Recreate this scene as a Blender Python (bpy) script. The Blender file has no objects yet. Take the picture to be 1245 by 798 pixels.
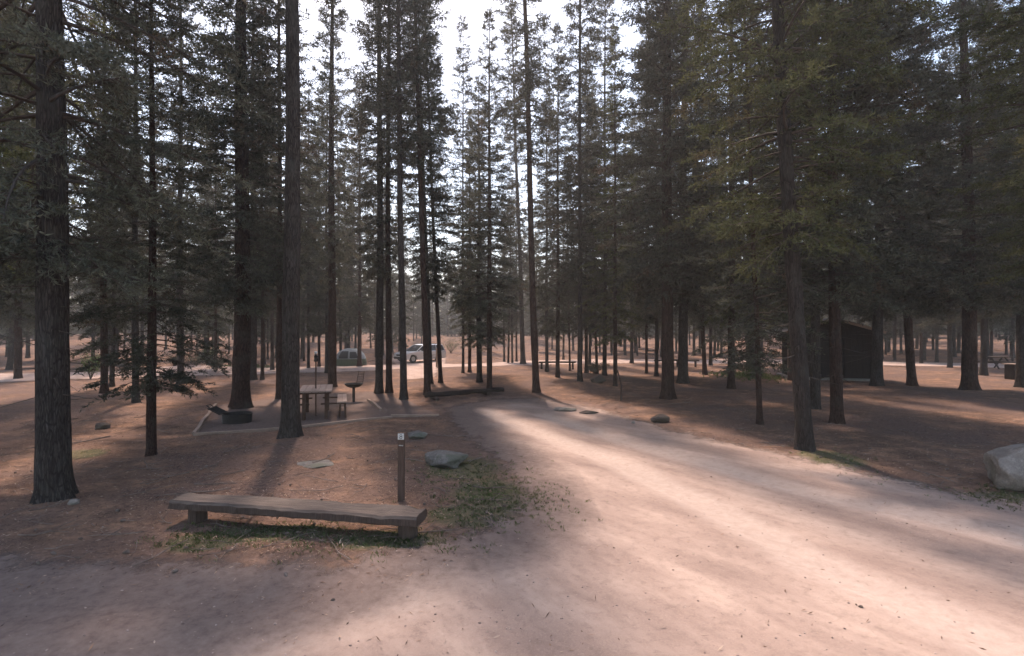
import bpy, bmesh, math, random
import numpy as np
from mathutils import Vector, Matrix, Euler
random.seed(7)
PI = math.pi
sc = bpy.context.scene
COL = sc.collection
CAM_H = 2.3
F = 622.5            # focal length in photo pixels (90 degree lens on 1245 px)
HOR = 405.0          # row of the horizon in the photo

# ------------------------------------------------------------------ helpers
def W(px, py, z=0.0):
    """ground point seen at a photo pixel -> world x, y"""
    d = F * (CAM_H - z) / (py - HOR)
    return ((px - 622.5) * d / F, d)

def _hash(ix, iy, seed):
    h = (ix * 374761393 + iy * 668265263 + seed * 144665) & 0xffffffff
    h = ((h ^ (h >> 13)) * 1274126177) & 0xffffffff
    return ((h ^ (h >> 16)) & 0xffff) / 65535.0

def vnoise(x, y, seed=0):
    x = np.asarray(x, dtype=float); y = np.asarray(y, dtype=float)
    ix = np.floor(x).astype(np.int64); iy = np.floor(y).astype(np.int64)
    fx = x - ix; fy = y - iy
    fx = fx * fx * (3 - 2 * fx); fy = fy * fy * (3 - 2 * fy)
    a = _hash(ix, iy, seed); b = _hash(ix + 1, iy, seed)
    c = _hash(ix, iy + 1, seed); d = _hash(ix + 1, iy + 1, seed)
    return (a * (1 - fx) + b * fx) * (1 - fy) + (c * (1 - fx) + d * fx) * fy

def sstep(a, b, x):
    t = np.clip((x - a) / (b - a), 0, 1)
    return t * t * (3 - 2 * t)

def tag(o, label=None, cat=None, group=None, kind=None):
    if label: o['label'] = label
    if cat: o['category'] = cat
    if group: o['group'] = group
    if kind: o['kind'] = kind
    return o

def empty(name, loc, rz=0.0):
    o = bpy.data.objects.new(name, None); COL.objects.link(o)
    o.location = loc; o.rotation_euler = (0, 0, rz); o.empty_display_size = .3
    return o

def link_mesh(name, me, parent=None, loc=None):
    o = bpy.data.objects.new(name, me); COL.objects.link(o)
    if parent: o.parent = parent
    if loc is not None: o.location = loc
    return o

def obj(name, bm, mat, parent=None, smooth=False, loc=None):
    me = bpy.data.meshes.new(name); bm.to_mesh(me); bm.free()
    for m in (mat if isinstance(mat, (list, tuple)) else [mat]): me.materials.append(m)
    if smooth:
        me.polygons.foreach_set('use_smooth', [True] * len(me.polygons))
    return link_mesh(name, me, parent, loc)

def add_box(bm, c, s, rot=(0, 0, 0), bev=0.0, M=None):
    t = bmesh.new(); bmesh.ops.create_cube(t, size=1)
    bmesh.ops.scale(t, vec=s, verts=t.verts)
    if bev: bmesh.ops.bevel(t, geom=t.edges[:], offset=bev, segments=2, affect='EDGES')
    m = Matrix.Translation(c) @ Euler(rot).to_matrix().to_4x4()
    if M: m = M @ m
    bmesh.ops.transform(t, matrix=m, verts=t.verts)
    me = bpy.data.meshes.new('tmp'); t.to_mesh(me); t.free(); bm.from_mesh(me); bpy.data.meshes.remove(me)

def add_tube(bm, pts, r, seg=10, caps=True):
    pts = [Vector(p) for p in pts]
    rs = r if isinstance(r, (list, tuple)) else [r] * len(pts)
    rings = []
    for i, p in enumerate(pts):
        d = (pts[min(i + 1, len(pts) - 1)] - pts[max(i - 1, 0)]).normalized()
        a = d.orthogonal().normalized() if i == 0 else (a - d * a.dot(d)).normalized()
        b = d.cross(a)
        rings.append([bm.verts.new(p + (a * math.cos(2 * PI * k / seg) + b * math.sin(2 * PI * k / seg)) * rs[i]) for k in range(seg)])
    for i in range(len(rings) - 1):
        for k in range(seg):
            bm.faces.new((rings[i][k], rings[i][(k + 1) % seg], rings[i + 1][(k + 1) % seg], rings[i + 1][k]))
    if caps:
        bm.faces.new(rings[0][::-1]); bm.faces.new(rings[-1])

def add_lathe(bm, prof, seg=24, M=None):
    rings = []
    for r, z in prof:
        rings.append([bm.verts.new((M or Matrix()) @ Vector((r * math.cos(2 * PI * k / seg), r * math.sin(2 * PI * k / seg), z))) for k in range(seg)])
    for i in range(len(rings) - 1):
        for k in range(seg):
            bm.faces.new((rings[i][k], rings[i][(k + 1) % seg], rings[i + 1][(k + 1) % seg], rings[i + 1][k]))

def np_mesh(name, V, faces3, mats, matidx=None, smooth=False):
    me = bpy.data.meshes.new(name)
    V = np.ascontiguousarray(V, dtype=np.float32); Fc = np.ascontiguousarray(faces3, dtype=np.int32)
    n = Fc.shape[1]
    me.vertices.add(len(V)); me.vertices.foreach_set('co', V.ravel())
    me.loops.add(Fc.size); me.loops.foreach_set('vertex_index', Fc.ravel())
    me.polygons.add(len(Fc)); me.polygons.foreach_set('loop_start', np.arange(0, Fc.size, n, dtype=np.int32))
    me.polygons.foreach_set('loop_total', np.full(len(Fc), n, dtype=np.int32))
    for m in mats: me.materials.append(m)
    if matidx is not None: me.polygons.foreach_set('material_index', matidx.astype(np.int32))
    if smooth: me.polygons.foreach_set('use_smooth', np.ones(len(Fc), dtype=bool))
    me.update(calc_edges=True)
    return me

# ------------------------------------------------------------------ materials
class NT:
    def __init__(s, name, rough=.9, spec=.15):
        s.m = bpy.data.materials.new(name); s.m.use_nodes = True
        s.t = s.m.node_tree; s.b = s.t.nodes['Principled BSDF']; s.out = s.t.nodes['Material Output']
        s.b.inputs['Roughness'].default_value = rough
        s.b.inputs['Specular IOR Level'].default_value = spec
        s.co = s.t.nodes.new('ShaderNodeTexCoord')
    def n(s, typ, **kw):
        nd = s.t.nodes.new(typ)
        for k, v in kw.items(): setattr(nd, k, v)
        return nd
    def l(s, a, b): s.t.links.new(a, b)
    def mapping(s, scale, src='Object'):
        mp = s.n('ShaderNodeMapping'); mp.inputs['Scale'].default_value = scale
        s.l(s.co.outputs[src], mp.inputs['Vector']); return mp.outputs[0]
    def noise(s, scale, detail=4, rough=.6, vec=None, dist=0):
        nd = s.n('ShaderNodeTexNoise'); nd.inputs['Scale'].default_value = scale
        nd.inputs['Detail'].default_value = detail; nd.inputs['Roughness'].default_value = rough
        nd.inputs['Distortion'].default_value = dist
        s.l(vec if vec is not None else s.co.outputs['Object'], nd.inputs['Vector']); return nd.outputs['Fac']
    def ramp(s, fac, stops, interp='LINEAR'):
        r = s.n('ShaderNodeValToRGB'); r.color_ramp.interpolation = interp
        el = r.color_ramp.elements
        while len(el) < len(stops): el.new(.5)
        for e, (p, c) in zip(el, stops):
            e.position = p; e.color = (c[0], c[1], c[2], 1) if isinstance(c, (tuple, list)) else (c, c, c, 1)
        s.l(fac, r.inputs[0]); return r.outputs[0]
    def mix(s, fac, a, b, mode='MIX'):
        x = s.n('ShaderNodeMix'); x.data_type = 'RGBA'; x.blend_type = mode
        if isinstance(fac, float): x.inputs[0].default_value = fac
        else: s.l(fac, x.inputs[0])
        for i, v in ((6, a), (7, b)):
            if isinstance(v, (tuple, list)): x.inputs[i].default_value = (v[0], v[1], v[2], 1)
            else: s.l(v, x.inputs[i])
        return x.outputs[2]
    def math(s, op, a, b=0.0):
        x = s.n('ShaderNodeMath'); x.operation = op
        for i, v in ((0, a), (1, b)):
            if isinstance(v, (int, float)): x.inputs[i].default_value = v
            else: s.l(v, x.inputs[i])
        return x.outputs[0]
    def attr(s, name):
        a = s.n('ShaderNodeAttribute'); a.attribute_name = name; return a
    def color(s, c):
        if isinstance(c, (tuple, list)): s.b.inputs['Base Color'].default_value = (c[0], c[1], c[2], 1)
        else: s.l(c, s.b.inputs['Base Color'])
        return s
    def bump(s, h, strength=.4, dist=.02):
        b = s.n('ShaderNodeBump'); b.inputs['Strength'].default_value = strength; b.inputs['Distance'].default_value = dist
        s.l(h, b.inputs['Height']); s.l(b.outputs[0], s.b.inputs['Normal']); return s

def simple(name, c1, c2, scale=6, rough=.8, metal=0., spec=.3, stretch=(1, 1, 1), bump=.2, bd=.005):
    k = NT(name, rough, spec); v = k.mapping(stretch)
    f = k.noise(scale, 6, .65, v)
    k.color(k.ramp(f, [(.3, c1), (.7, c2)])); k.b.inputs['Metallic'].default_value = metal
    if bump: k.bump(k.noise(scale * 3, 5, .6, v), bump, bd)
    return k.m

# bark
def bark_mat(name, dark, mid, light):
    k = NT(name, .95, .1)
    info = k.n('ShaderNodeObjectInfo')
    v = k.mapping((1, 1, .16))
    ridg = k.noise(26, 7, .65, v, 1.2)
    vor = k.n('ShaderNodeTexVoronoi'); vor.inputs['Scale'].default_value = 30; vor.feature = 'DISTANCE_TO_EDGE'
    k.l(v, vor.inputs['Vector'])
    h = k.math('ADD', k.math('MULTIPLY', k.ramp(vor.outputs['Distance'], [(0, 0.), (.25, 1.)]), .6), ridg)
    c = k.ramp(ridg, [(.32, dark), (.52, mid), (.72, light)])
    c = k.mix(k.ramp(vor.outputs['Distance'], [(0, 1.), (.12, 0.)]), c, dark)
    big = k.noise(1.6, 3, .6)
    c = k.mix(k.math('MULTIPLY', k.ramp(big, [(.5, 0.), (.7, 1.)]), .5), c, (.11, .105, .09))
    hv = k.n('ShaderNodeHueSaturation'); k.l(c, hv.inputs['Color'])
    k.l(k.math('ADD', k.math('MULTIPLY', info.outputs['Random'], .5), .75), hv.inputs['Value'])
    k.color(hv.outputs[0]); k.bump(h, .9, .02)
    return k.m
BARK = bark_mat('pine_bark', (.024, .014, .011), (.078, .046, .036), (.13, .09, .074))
BARK_GREY = bark_mat('grey_bark', (.024, .019, .016), (.068, .056, .05), (.13, .11, .1))

def foliage_mat(name, a, b, rust, transl=.25):
    k = NT(name, .75, .1)
    info = k.n('ShaderNodeObjectInfo')
    geo = k.n('ShaderNodeNewGeometry')
    f1 = k.noise(1.3, 3, .6)
    c = k.ramp(f1, [(.35, a), (.65, b)])
    f2 = k.noise(.8, 2, .5, k.mapping((1, 1, .7)))
    c = k.mix(k.math('MULTIPLY', k.ramp(f2, [(.60, 0.), (.72, 1.)]), .6), c, rust)
    hv = k.n('ShaderNodeHueSaturation'); k.l(c, hv.inputs['Color'])
    rnd = k.math('ADD', k.math('MULTIPLY', info.outputs['Random'], .6), .7)
    k.l(k.math('MULTIPLY', rnd, k.math('ADD', k.math('MULTIPLY', geo.outputs['Random Per Island'], .7), .65)), hv.inputs['Value'])
    k.color(hv.outputs[0])
    tr = k.n('ShaderNodeBsdfTranslucent'); k.l(hv.outputs[0], tr.inputs[0])
    mx = k.n('ShaderNodeMixShader'); mx.inputs[0].default_value = transl
    k.l(k.b.outputs[0], mx.inputs[1]); k.l(tr.outputs[0], mx.inputs[2]); k.l(mx.outputs[0], k.out.inputs[0])
    return k.m
NEEDLE = foliage_mat('pine_needles', (.068, .074, .058), (.135, .135, .095), (.17, .095, .06))
NEEDLE_GREEN = foliage_mat('green_needles', (.072, .083, .044), (.15, .155, .068), (.15, .10, .06), .4)
LEAFY = foliage_mat('shrub_leaves', (.05, .08, .025), (.11, .16, .05), (.14, .09, .05), .3)
TWIG = simple('twig_wood', (.04, .03, .025), (.1, .075, .06), 12, bump=0)

# ground family: colours shared by the forest floor and the roads over it
def soil_nodes(k):
    f_big = k.noise(.35, 4, .6)
    f_mid = k.noise(1.7, 6, .7)
    f_fine = k.noise(14, 7, .75)
    f_speck = k.noise(48, 4, .7)
    duff_or_shade = k.ramp(f_mid, [(.28, (.075, .048, .037)), (.5, (.185, .113, .08)), (.66, (.37, .212, .135))])
    dirt = k.ramp(f_fine, [(.3, (.095, .062, .052)), (.7, (.19, .13, .11))])
    c = k.mix(k.ramp(f_big, [(.42, 0.), (.6, 1.)]), duff_or_shade, dirt)
    c = k.mix(k.math('MULTIPLY', k.ramp(f_fine, [(.38, 1.), (.5, 0.)]), .55), c, (.05, .034, .028))
    c = k.mix(k.math('MULTIPLY', k.ramp(k.noise(130, 3, .8, k.mapping((1, .5, 1))), [(.54, 0.), (.62, 1.)]), .45), c, (.33, .215, .15))
    c = k.mix(k.math('MULTIPLY', k.ramp(f_speck, [(.56, 0.), (.7, 1.)]), .55), c, (.36, .245, .18))
    c = k.mix(k.math('MULTIPLY', k.ramp(f_speck, [(.30, 1.), (.42, 0.)]), .6), c, (.045, .03, .025))
    return c, f_big, f_mid, f_fine, f_speck

k = NT('forest_floor', 1., .05)
c, fb, fm, ff, fs = soil_nodes(k)
z = k.attr('zones'); sep = k.n('ShaderNodeSeparateColor'); k.l(z.outputs['Color'], sep.inputs[0])
def edge(kk, w, nz, lo=.42, hi=.62, amp=.5):
    return kk.ramp(kk.math('ADD', w, kk.math('MULTIPLY', kk.math('SUBTRACT', nz, .5), amp)), [(lo, 0.), (hi, 1.)])
grass_c = k.ramp(ff, [(.3, (.045, .065, .03)), (.7, (.12, .145, .07))])
c = k.mix(k.math('MULTIPLY', edge(k, sep.outputs[0], fm), .6), c, grass_c)
pad_c = k.ramp(ff, [(.3, (.115, .085, .073)), (.7, (.20, .15, .13))])
c = k.mix(k.math('MULTIPLY', edge(k, sep.outputs[1], fm, .4, .6, .25), .9), c, pad_c)
pale_c = k.ramp(ff, [(.3, (.24, .155, .12)), (.7, (.40, .27, .21))])
c = k.mix(k.math('MULTIPLY', edge(k, sep.outputs[2], fm, .35, .7, .7), .75), c, pale_c)
k.color(c)
k.bump(k.math('ADD', k.math('MULTIPLY', ff, .6), k.math('MULTIPLY', fs, .4)), .8, .03)
GROUND = k.m

def road_mat(name, c1, c2, track):
    k = NT(name, 1., .08)
    v = k.mapping((1, .35, 1), 'UV')
    streak = k.noise(1.3, 6, .65, v)
    ff = k.noise(9, 8, .75); fs = k.noise(60, 4, .7); fm = k.noise(1.5, 6, .7)
    c = k.ramp(streak, [(.34, c1), (.5, c2), (.66, track)])
    c = k.mix(k.math('MULTIPLY', k.ramp(ff, [(.35, 1.), (.5, 0.)]), .35), c, tuple(x * .62 for x in c1))
    c = k.mix(k.math('MULTIPLY', k.ramp(fs, [(.55, 0.), (.7, 1.)]), .3), c, (.5, .4, .34))
    c = k.mix(k.math('MULTIPLY', k.ramp(fs, [(.28, 1.), (.4, 0.)]), .4), c, (.11, .08, .07))
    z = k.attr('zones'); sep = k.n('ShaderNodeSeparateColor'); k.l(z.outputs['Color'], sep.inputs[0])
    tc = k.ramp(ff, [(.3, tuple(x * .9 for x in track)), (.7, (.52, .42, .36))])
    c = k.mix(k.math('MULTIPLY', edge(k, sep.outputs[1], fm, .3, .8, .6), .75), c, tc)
    duff_or_shade = k.ramp(ff, [(.3, (.085, .06, .052)), (.7, (.19, .145, .128))])  # darker tone that puts the left foreground's shade into the road colour
    c = k.mix(k.math('MULTIPLY', edge(k, sep.outputs[2], fm, .3, .75, .5), .8), c, duff_or_shade)
    k.color(c)
    k.bump(k.math('ADD', k.math('MULTIPLY', ff, .7), k.math('MULTIPLY', fs, .3)), .55, .02)
    # ragged border: the soil below shows through where the road thins out
    a = k.ramp(k.math('ADD', sep.outputs[0], k.math('MULTIPLY', k.math('SUBTRACT', k.noise(2.6, 8, .75), .5), 1.1)), [(.3, 0.), (.62, 1.)])
    k.l(a, k.b.inputs['Alpha'])
    return k.m
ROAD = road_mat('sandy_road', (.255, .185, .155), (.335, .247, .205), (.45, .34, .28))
ROAD_FAR = road_mat('far_track_dirt', (.34, .25, .21), (.42, .31, .26), (.5, .38, .32))

# ------------------------------------------------------------------ terrain
def poly_px(pts): return np.array([W(*p) for p in pts])
SPUR = np.array([W(430, 696), W(520, 668), W(600, 650), W(648, 622), W(640, 585), W(600, 548), W(555, 512), W(548, 497), W(600, 487), W(652, 486),
                 W(720, 498), W(800, 524), W(900, 545), W(990, 566), W(1100, 590), W(1245, 618), (40, 9.2), (40, -8), (-40, -8), (-40, 5.6), W(0, 690), W(220, 694)])
TRACK = np.array([(-90, 21), (-48, 23), (-26, 26), (-18, 29.5), (-10, 34), (-3, 38), (2, 40), (10, 42), (22, 40.5), (34, 36), (50, 33), (90, 30)])
DRIVE = np.array([W(478, 436), W(489, 441), W(493, 461), W(524, 459), W(531, 446), W(540, 438), W(540, 433), W(480, 433)])
PAD = np.array([W(236, 528), W(360, 519), W(478, 509), W(536, 507), W(500, 489), W(455, 478), W(380, 480), W(262, 494)])

def sdist_poly(X, Y, P):
    """signed distance, positive inside"""
    d = np.full(X.shape, 1e9); inside = np.zeros(X.shape, bool)
    n = len(P)
    for i in range(n):
        ax, ay = P[i]; bx, by = P[(i + 1) % n]
        ex, ey = bx - ax, by - ay
        t = np.clip(((X - ax) * ex + (Y - ay) * ey) / (ex * ex + ey * ey + 1e-9), 0, 1)
        d = np.minimum(d, np.hypot(X - ax - t * ex, Y - ay - t * ey))
        c = ((ay > Y) != (by > Y)) & (X < (bx - ax) * (Y - ay) / (by - ay + 1e-12) + ax)
        inside ^= c
    return np.where(inside, d, -d)

def dist_line(X, Y, P):
    d = np.full(X.shape, 1e9)
    for i in range(len(P) - 1):
        ax, ay = P[i]; bx, by = P[i + 1]; ex, ey = bx - ax, by - ay
        t = np.clip(((X - ax) * ex + (Y - ay) * ey) / (ex * ex + ey * ey), 0, 1)
        d = np.minimum(d, np.hypot(X - ax - t * ex, Y - ay - t * ey))
    return d

TR1 = np.array([W(585, 500), W(650, 525), W(740, 560), W(860, 615), W(1000, 690), W(1245, 800)])
TR2 = np.array([W(660, 505), W(780, 545), W(930, 585), W(1090, 625), W(1245, 660), (20, 7.2)])
TR3 = np.array([(-9, 3.1), W(300, 790), W(480, 735), W(520, 700)])
MOUNDS = [(*W(640, 462), 1.6, .22), (*W(700, 470), 1.5, .18), (*W(725, 462), 1.8, .2), (*W(1110, 478), 2.2, .14), (*W(230, 452), 3.0, .35), (*W(150, 486), 2., .12),
          (*W(850, 500), 2.2, .08), (*W(20, 500), 2.5, .15), (*W(1180, 560), 1.6, .1), (*W(510, 437.5), 6, -.28)]

def gz(X, Y):
    X = np.asarray(X, dtype=float); Y = np.asarray(Y, dtype=float)
    sd = sdist_poly(X, Y, SPUR)
    soft = 1 - .75 * sstep(-.6, .8, sd)
    z = soft * (.10 * (vnoise(X / 3.1, Y / 3.1, 3) - .5) + .055 * (vnoise(X / .9, Y / .9, 5) - .5) + .022 * (vnoise(X / .33, Y / .33, 9) - .5))
    z += .035 * (vnoise(X / 2.3 + 7, Y / 1.1, 15) - .5) * (1 - soft)
    for mx, my, r, h in MOUNDS:
        z = z + h * np.exp(-((X - mx) ** 2 + (Y - my) ** 2) / (r * r)) * sstep(-.2, -1.2, sd)
    for tr, wd_, dp in ((TR1, .2, .03), (TR2, .2, .028), (TR3, .22, .02)):
        dd = dist_line(X, Y, tr); z = z - dp * np.exp(-(dd / wd_) ** 2) + dp * .5 * np.exp(-((dd - .42) / .14) ** 2)
    D = np.hypot(X, Y)
    z = z + 1.7 * sstep(50, 95, D) + 5 * sstep(95, 330, D) + .6 * (vnoise(X / 14, Y / 14, 21) - .5) * sstep(42, 70, D)
    return z
def g1(x, y): return float(gz(np.array([x]), np.array([y]))[0])

def axis(a, b, c, s0, gr):
    out = [0.0]; s = s0
    while out[-1] < b - c: out.append(out[-1] + s0 + gr * out[-1])
    neg = [0.0]
    while neg[-1] < c - a: neg.append(neg[-1] + s0 + gr * neg[-1])
    return np.array([-v for v in neg[:0:-1]] + out) + c
AX = axis(-500, 500, 0, .09, .021); AY = axis(-60, 700, 5.5, .085, .021)
GX, GY = np.meshgrid(AX, AY)
GZ = gz(GX, GY)
ncol = len(AX); nrow = len(AY)
V = np.stack([GX.ravel(), GY.ravel(), GZ.ravel()], 1)
ii, jj = np.meshgrid(np.arange(ncol - 1), np.arange(nrow - 1))
q0 = (jj * ncol + ii).ravel()
quads = np.stack([q0, q0 + 1, q0 + ncol + 1, q0 + ncol], 1)

def set_zone(me, R, G, B):
    a = me.color_attributes.new('zones', 'FLOAT_COLOR', 'POINT')
    arr = np.stack([R, G, B, np.ones_like(R)], 1).astype(np.float32)
    a.data.foreach_set('color', arr.ravel())

def blob(X, Y, pts):
    w = np.zeros(X.shape)
    for px, py, rx, ry in pts:
        x, y = W(px, py); w = np.maximum(w, np.exp(-((X - x) / rx) ** 2 - ((Y - y) / ry) ** 2))
    return w
fx_, fy_ = V[:, 0], V[:, 1]
GRASS_BLOBS = [(250, 660, .5, .3), (330, 652, .9, .3), (470, 662, .8, .3), (600, 600, .7, .8), (565, 570, .8, .9), (640, 612, .7, .6), (580, 630, .8, .5), (1225, 608, .6, .4), (1010, 560, .6, .8),
               (908, 458, 1.2, 2.0), (300, 447, 2.0, 2.), (95, 550, .6, .5)]
wG = blob(fx_, fy_, GRASS_BLOBS)
sdp = sdist_poly(fx_, fy_, PAD)
wP = sstep(-.25, .25, sdp)
sdr = sdist_poly(fx_, fy_, SPUR)
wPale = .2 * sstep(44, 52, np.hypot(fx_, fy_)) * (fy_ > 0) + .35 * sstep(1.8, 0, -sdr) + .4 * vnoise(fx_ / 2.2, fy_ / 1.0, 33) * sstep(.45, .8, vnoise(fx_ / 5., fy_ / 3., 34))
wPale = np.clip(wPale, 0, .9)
me = np_mesh('ground', V, quads, [GROUND], smooth=True); set_zone(me, wG, wP, wPale)
tag(link_mesh('ground', me), kind='structure')

def sheet(name, weight, mat, kind_, G=None, up=.005, B=None):
    wq = weight[quads].max(1); sel = quads[wq > .01]
    used, inv = np.unique(sel, return_inverse=True)
    vv = V[used].copy(); vv[:, 2] += up
    me = np_mesh(name, vv, inv.reshape(sel.shape), [mat], smooth=True)
    set_zone(me, weight[used], (G[used] if G is not None else np.zeros(len(used))), (B[used] if B is not None else np.zeros(len(used))))
    uv = me.uv_layers.new(name='UVMap'); li = inv.reshape(sel.shape).ravel()
    # streaks follow the travel direction of the road
    ca, sa = math.cos(math.radians(-52)), math.sin(math.radians(-52))
    X, Y = vv[li, 0], vv[li, 1]
    uv.data.foreach_set('uv', np.stack([X * sa * -1 + Y * ca, X * ca + Y * sa], 1).astype(np.float32).ravel())
    return tag(link_mesh(name, me), kind=kind_)
# wheel-worn pale tracks on the spur and the road
wt = np.exp(-(dist_line(fx_, fy_, TR1) / .42) ** 2); wt = np.maximum(wt, .8 * np.exp(-(dist_line(fx_, fy_, TR2) / .4) ** 2))
wt = np.maximum(wt, .75 * np.exp(-(dist_line(fx_, fy_, TR3) / .45) ** 2))
sheet('dirt_road', sstep(-1.1, .9, sdr) * (np.abs(fx_) < 45), ROAD, 'structure', wt, B=np.clip(sstep(-.6, -3.2, fx_) * .85 + .75 * sstep(1.6, .3, sdr) * (fx_ < 1.2), 0, 1))  # B: foreground shade painted into the left part of the road
dtr = dist_line(fx_, fy_, TRACK)
sheet('far_dirt_track', np.maximum(sstep(3.6, 1.6, dtr), sstep(-.8, .6, sdist_poly(fx_, fy_, DRIVE))) * (fy_ > 12), ROAD_FAR, 'structure', up=.006)

# ------------------------------------------------------------------ trees
TH = 22.0      # height at which the shared trunk and crown meshes are modelled
def trunk_mesh(seed, mat, seg=26):
    rng = np.random.default_rng(seed)
    rings = 90
    t = np.linspace(0, 1, rings) ** 1.7
    zz = t * TH - .25 * (t == 0)
    th = np.linspace(0, 2 * PI, seg, endpoint=False)
    lob = rng.uniform(0, 2 * PI, 3)
    T, Zg = np.meshgrid(th, zz)
    base = .2 * np.clip(1 - Zg / TH, 0, 1) ** .85 + .012
    flare = 1 + (.38 + .22 * np.cos(4 * T + lob[0]) + .12 * np.cos(7 * T + lob[1])) * np.exp(-np.clip(Zg, 0, 99) / .22)
    ridge = .011 * (vnoise(T * 26 / (2 * PI) * 1.0 + seed, Zg * 2.2, seed) - .5) * 2 + .006 * np.sin(9 * T + 1.5 * np.sin(Zg * 1.3 + lob[2]))
    r = base * flare + ridge * np.clip(base / .2, .2, 1)
    sway = .03 * np.sin(Zg * .5 + lob[1]); sway2 = .03 * np.sin(Zg * .41 + lob[2])
    V = np.stack([(r * np.cos(T) + sway - .03 * math.sin(lob[1])).ravel(), (r * np.sin(T) + sway2 - .03 * math.sin(lob[2])).ravel(), Zg.ravel()], 1)
    i, j = np.meshgrid(np.arange(seg), np.arange(rings - 1))
    a = (j * seg + i).ravel(); b = (j * seg + (i + 1) % seg).ravel()
    return np_mesh('trunk', V, np.stack([a, b, b + seg, a + seg], 1), [mat], smooth=True)

def norm(a): return a / (np.linalg.norm(a, axis=-1, keepdims=True) + 1e-9)

def crown_mesh(seed, zb, R, nb, tw, tufts, tl, twd, H=TH, droop=.25, shape=.8, mat=None, stubs=30, base_pitch=-8, gaps=.35, stub_from=1.2, hero=False):
    """a conifer crown: limbs, side twigs and needle tufts, every one a small face of its own"""
    rng = np.random.default_rng(seed)
    t = np.sort(rng.uniform(0, 1, nb) ** 1.12)
    az = np.arange(nb) * 2.39996 + rng.normal(0, .5, nb)
    gz_ = vnoise(az * .7 + 10, t * 14, seed + 40)
    keep = (gz_ > gaps) | (rng.uniform(0, 1, nb) < .35)
    t, az = t[keep], az[keep]; nb = len(t)
    z = zb + (H - zb) * t
    prof = np.clip((t + .10) / .24, .45, 1) * (1 - t) ** shape + .045
    L = R * prof * rng.uniform(.5, 1.15, nb)
    pitch = np.radians(base_pitch + 48 * t + rng.normal(0, 7, nb))
    dr = droop * (1 - t * .8) * rng.uniform(.6, 1.3, nb)
    out = np.stack([np.cos(az), np.sin(az), np.zeros(nb)], 1)
    bend = rng.normal(0, .16, nb)
    side0 = np.stack([-np.sin(az), np.cos(az), np.zeros(nb)], 1)
    def P(idx, s):
        l = L[idx]
        p = out[idx] * (l * s * np.cos(pitch[idx]))[:, None] + side0[idx] * (l * bend[idx] * s * s)[:, None]
        p[:, 2] += z[idx] + l * s * np.sin(pitch[idx]) - dr[idx] * l * s * s * 1.6 + .55 * dr[idx] * l * s ** 3
        return p
    Vs, Fs, Ms = [], [], []; nv = 0
    # limbs, three-sided
    S = np.linspace(0, 1, 6)
    idx = np.arange(nb)
    ringv = []
    for s in S:
        c = P(idx, np.full(nb, s)); r = (.007 + .012 * L) * (1 - s * .85)
        for kk in range(3):
            a = 2 * PI * kk / 3
            ringv.append(c + side0 * (np.cos(a) * r)[:, None] + np.array([0, 0, 1.]) * (np.sin(a) * r)[:, None])
    LV = np.stack(ringv, 1)      # nb, 18, 3
    Vs.append(LV.reshape(-1, 3))
    for s in range(5):
        for kk in range(3):
            a = s * 3 + kk; b = s * 3 + (kk + 1) % 3
            base = idx * 18
            Fs.append(np.stack([base + a, base + b, base + b + 3], 1)); Fs.append(np.stack([base + a, base + b + 3, base + a + 3], 1))
            Ms.append(np.ones(2 * nb))
    nv += nb * 18
    # dead stubs low on the trunk
    if stubs:
        sz = rng.uniform(stub_from, zb + 1.5, stubs); sa = rng.uniform(0, 2 * PI, stubs); sl = rng.uniform(.25, 1.1, stubs)
        d = np.stack([np.cos(sa), np.sin(sa), rng.normal(-.12, .2, stubs)], 1)
        w = np.stack([-np.sin(sa), np.cos(sa), np.zeros(stubs)], 1) * .011
        o = np.stack([np.cos(sa) * .08, np.sin(sa) * .08, sz], 1); tip = o + d * sl[:, None]
        up = np.array([0, 0, .013])
        Vs.append(np.stack([o + w, o - w, o + up, tip], 1).reshape(-1, 3))
        b = nv + np.arange(stubs) * 4
        for f in ((0, 1, 3), (1, 2, 3), (2, 0, 3)): Fs.append(np.stack([b + f[0], b + f[1], b + f[2]], 1)); Ms.append(np.ones(stubs))
        nv += stubs * 4
    # twigs
    nt = np.maximum(4, (L * tw * 2).astype(int))
    bi = np.repeat(np.arange(nb), nt); N = len(bi)
    s = rng.uniform(.05, 1, N) ** .62
    p0 = P(bi, s); tan = norm(P(bi, np.minimum(s + .05, 1.05)) - P(bi, s - .05))
    sd = rng.choice([-1., 1.], N)
    side = norm(np.cross(tan, np.array([0, 0, 1.])))
    ang = np.radians(rng.uniform(25, 70, N)) * (1 - .5 * (s > .93))
    tdir = norm(tan * np.cos(ang)[:, None] + side * (np.sin(ang) * sd)[:, None] + np.array([0, 0, 1.]) * rng.normal(-.12, .22, N)[:, None])
    tlen = (.18 + .42 * np.minimum(1, L[bi] / 1.4) * (1.15 - s * .7)) * rng.uniform(.55, 1.2, N)
    # twig wood
    w = .0045
    tip = p0 + tdir * tlen[:, None]
    perp = norm(np.cross(tdir, rng.normal(0, 1, (N, 3)))) * w
    Vs.append(np.stack([p0 + perp, p0 - perp, tip], 1).reshape(-1, 3))
    Fs.append(nv + np.arange(N * 3).reshape(-1, 3)); Ms.append(np.ones(N)); nv += N * 3
    # needle tufts
    M = tufts
    u = (np.arange(M) + rng.uniform(0, 1, (N, M))) / M
    b0 = p0[:, None] + tdir[:, None] * (tlen[:, None] * (.1 + .9 * u))[..., None]
    dirs = norm(tdir[:, None] * .75 + norm(rng.normal(0, 1, (N, M, 3))) * .85 + np.array([0, 0, .12]))
    ln = tl * rng.uniform(.6, 1.25, (N, M)); wdt = twd * rng.uniform(.7, 1.3, (N, M))
    pr = norm(np.cross(dirs, rng.normal(0, 1, (N, M, 3))))
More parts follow.
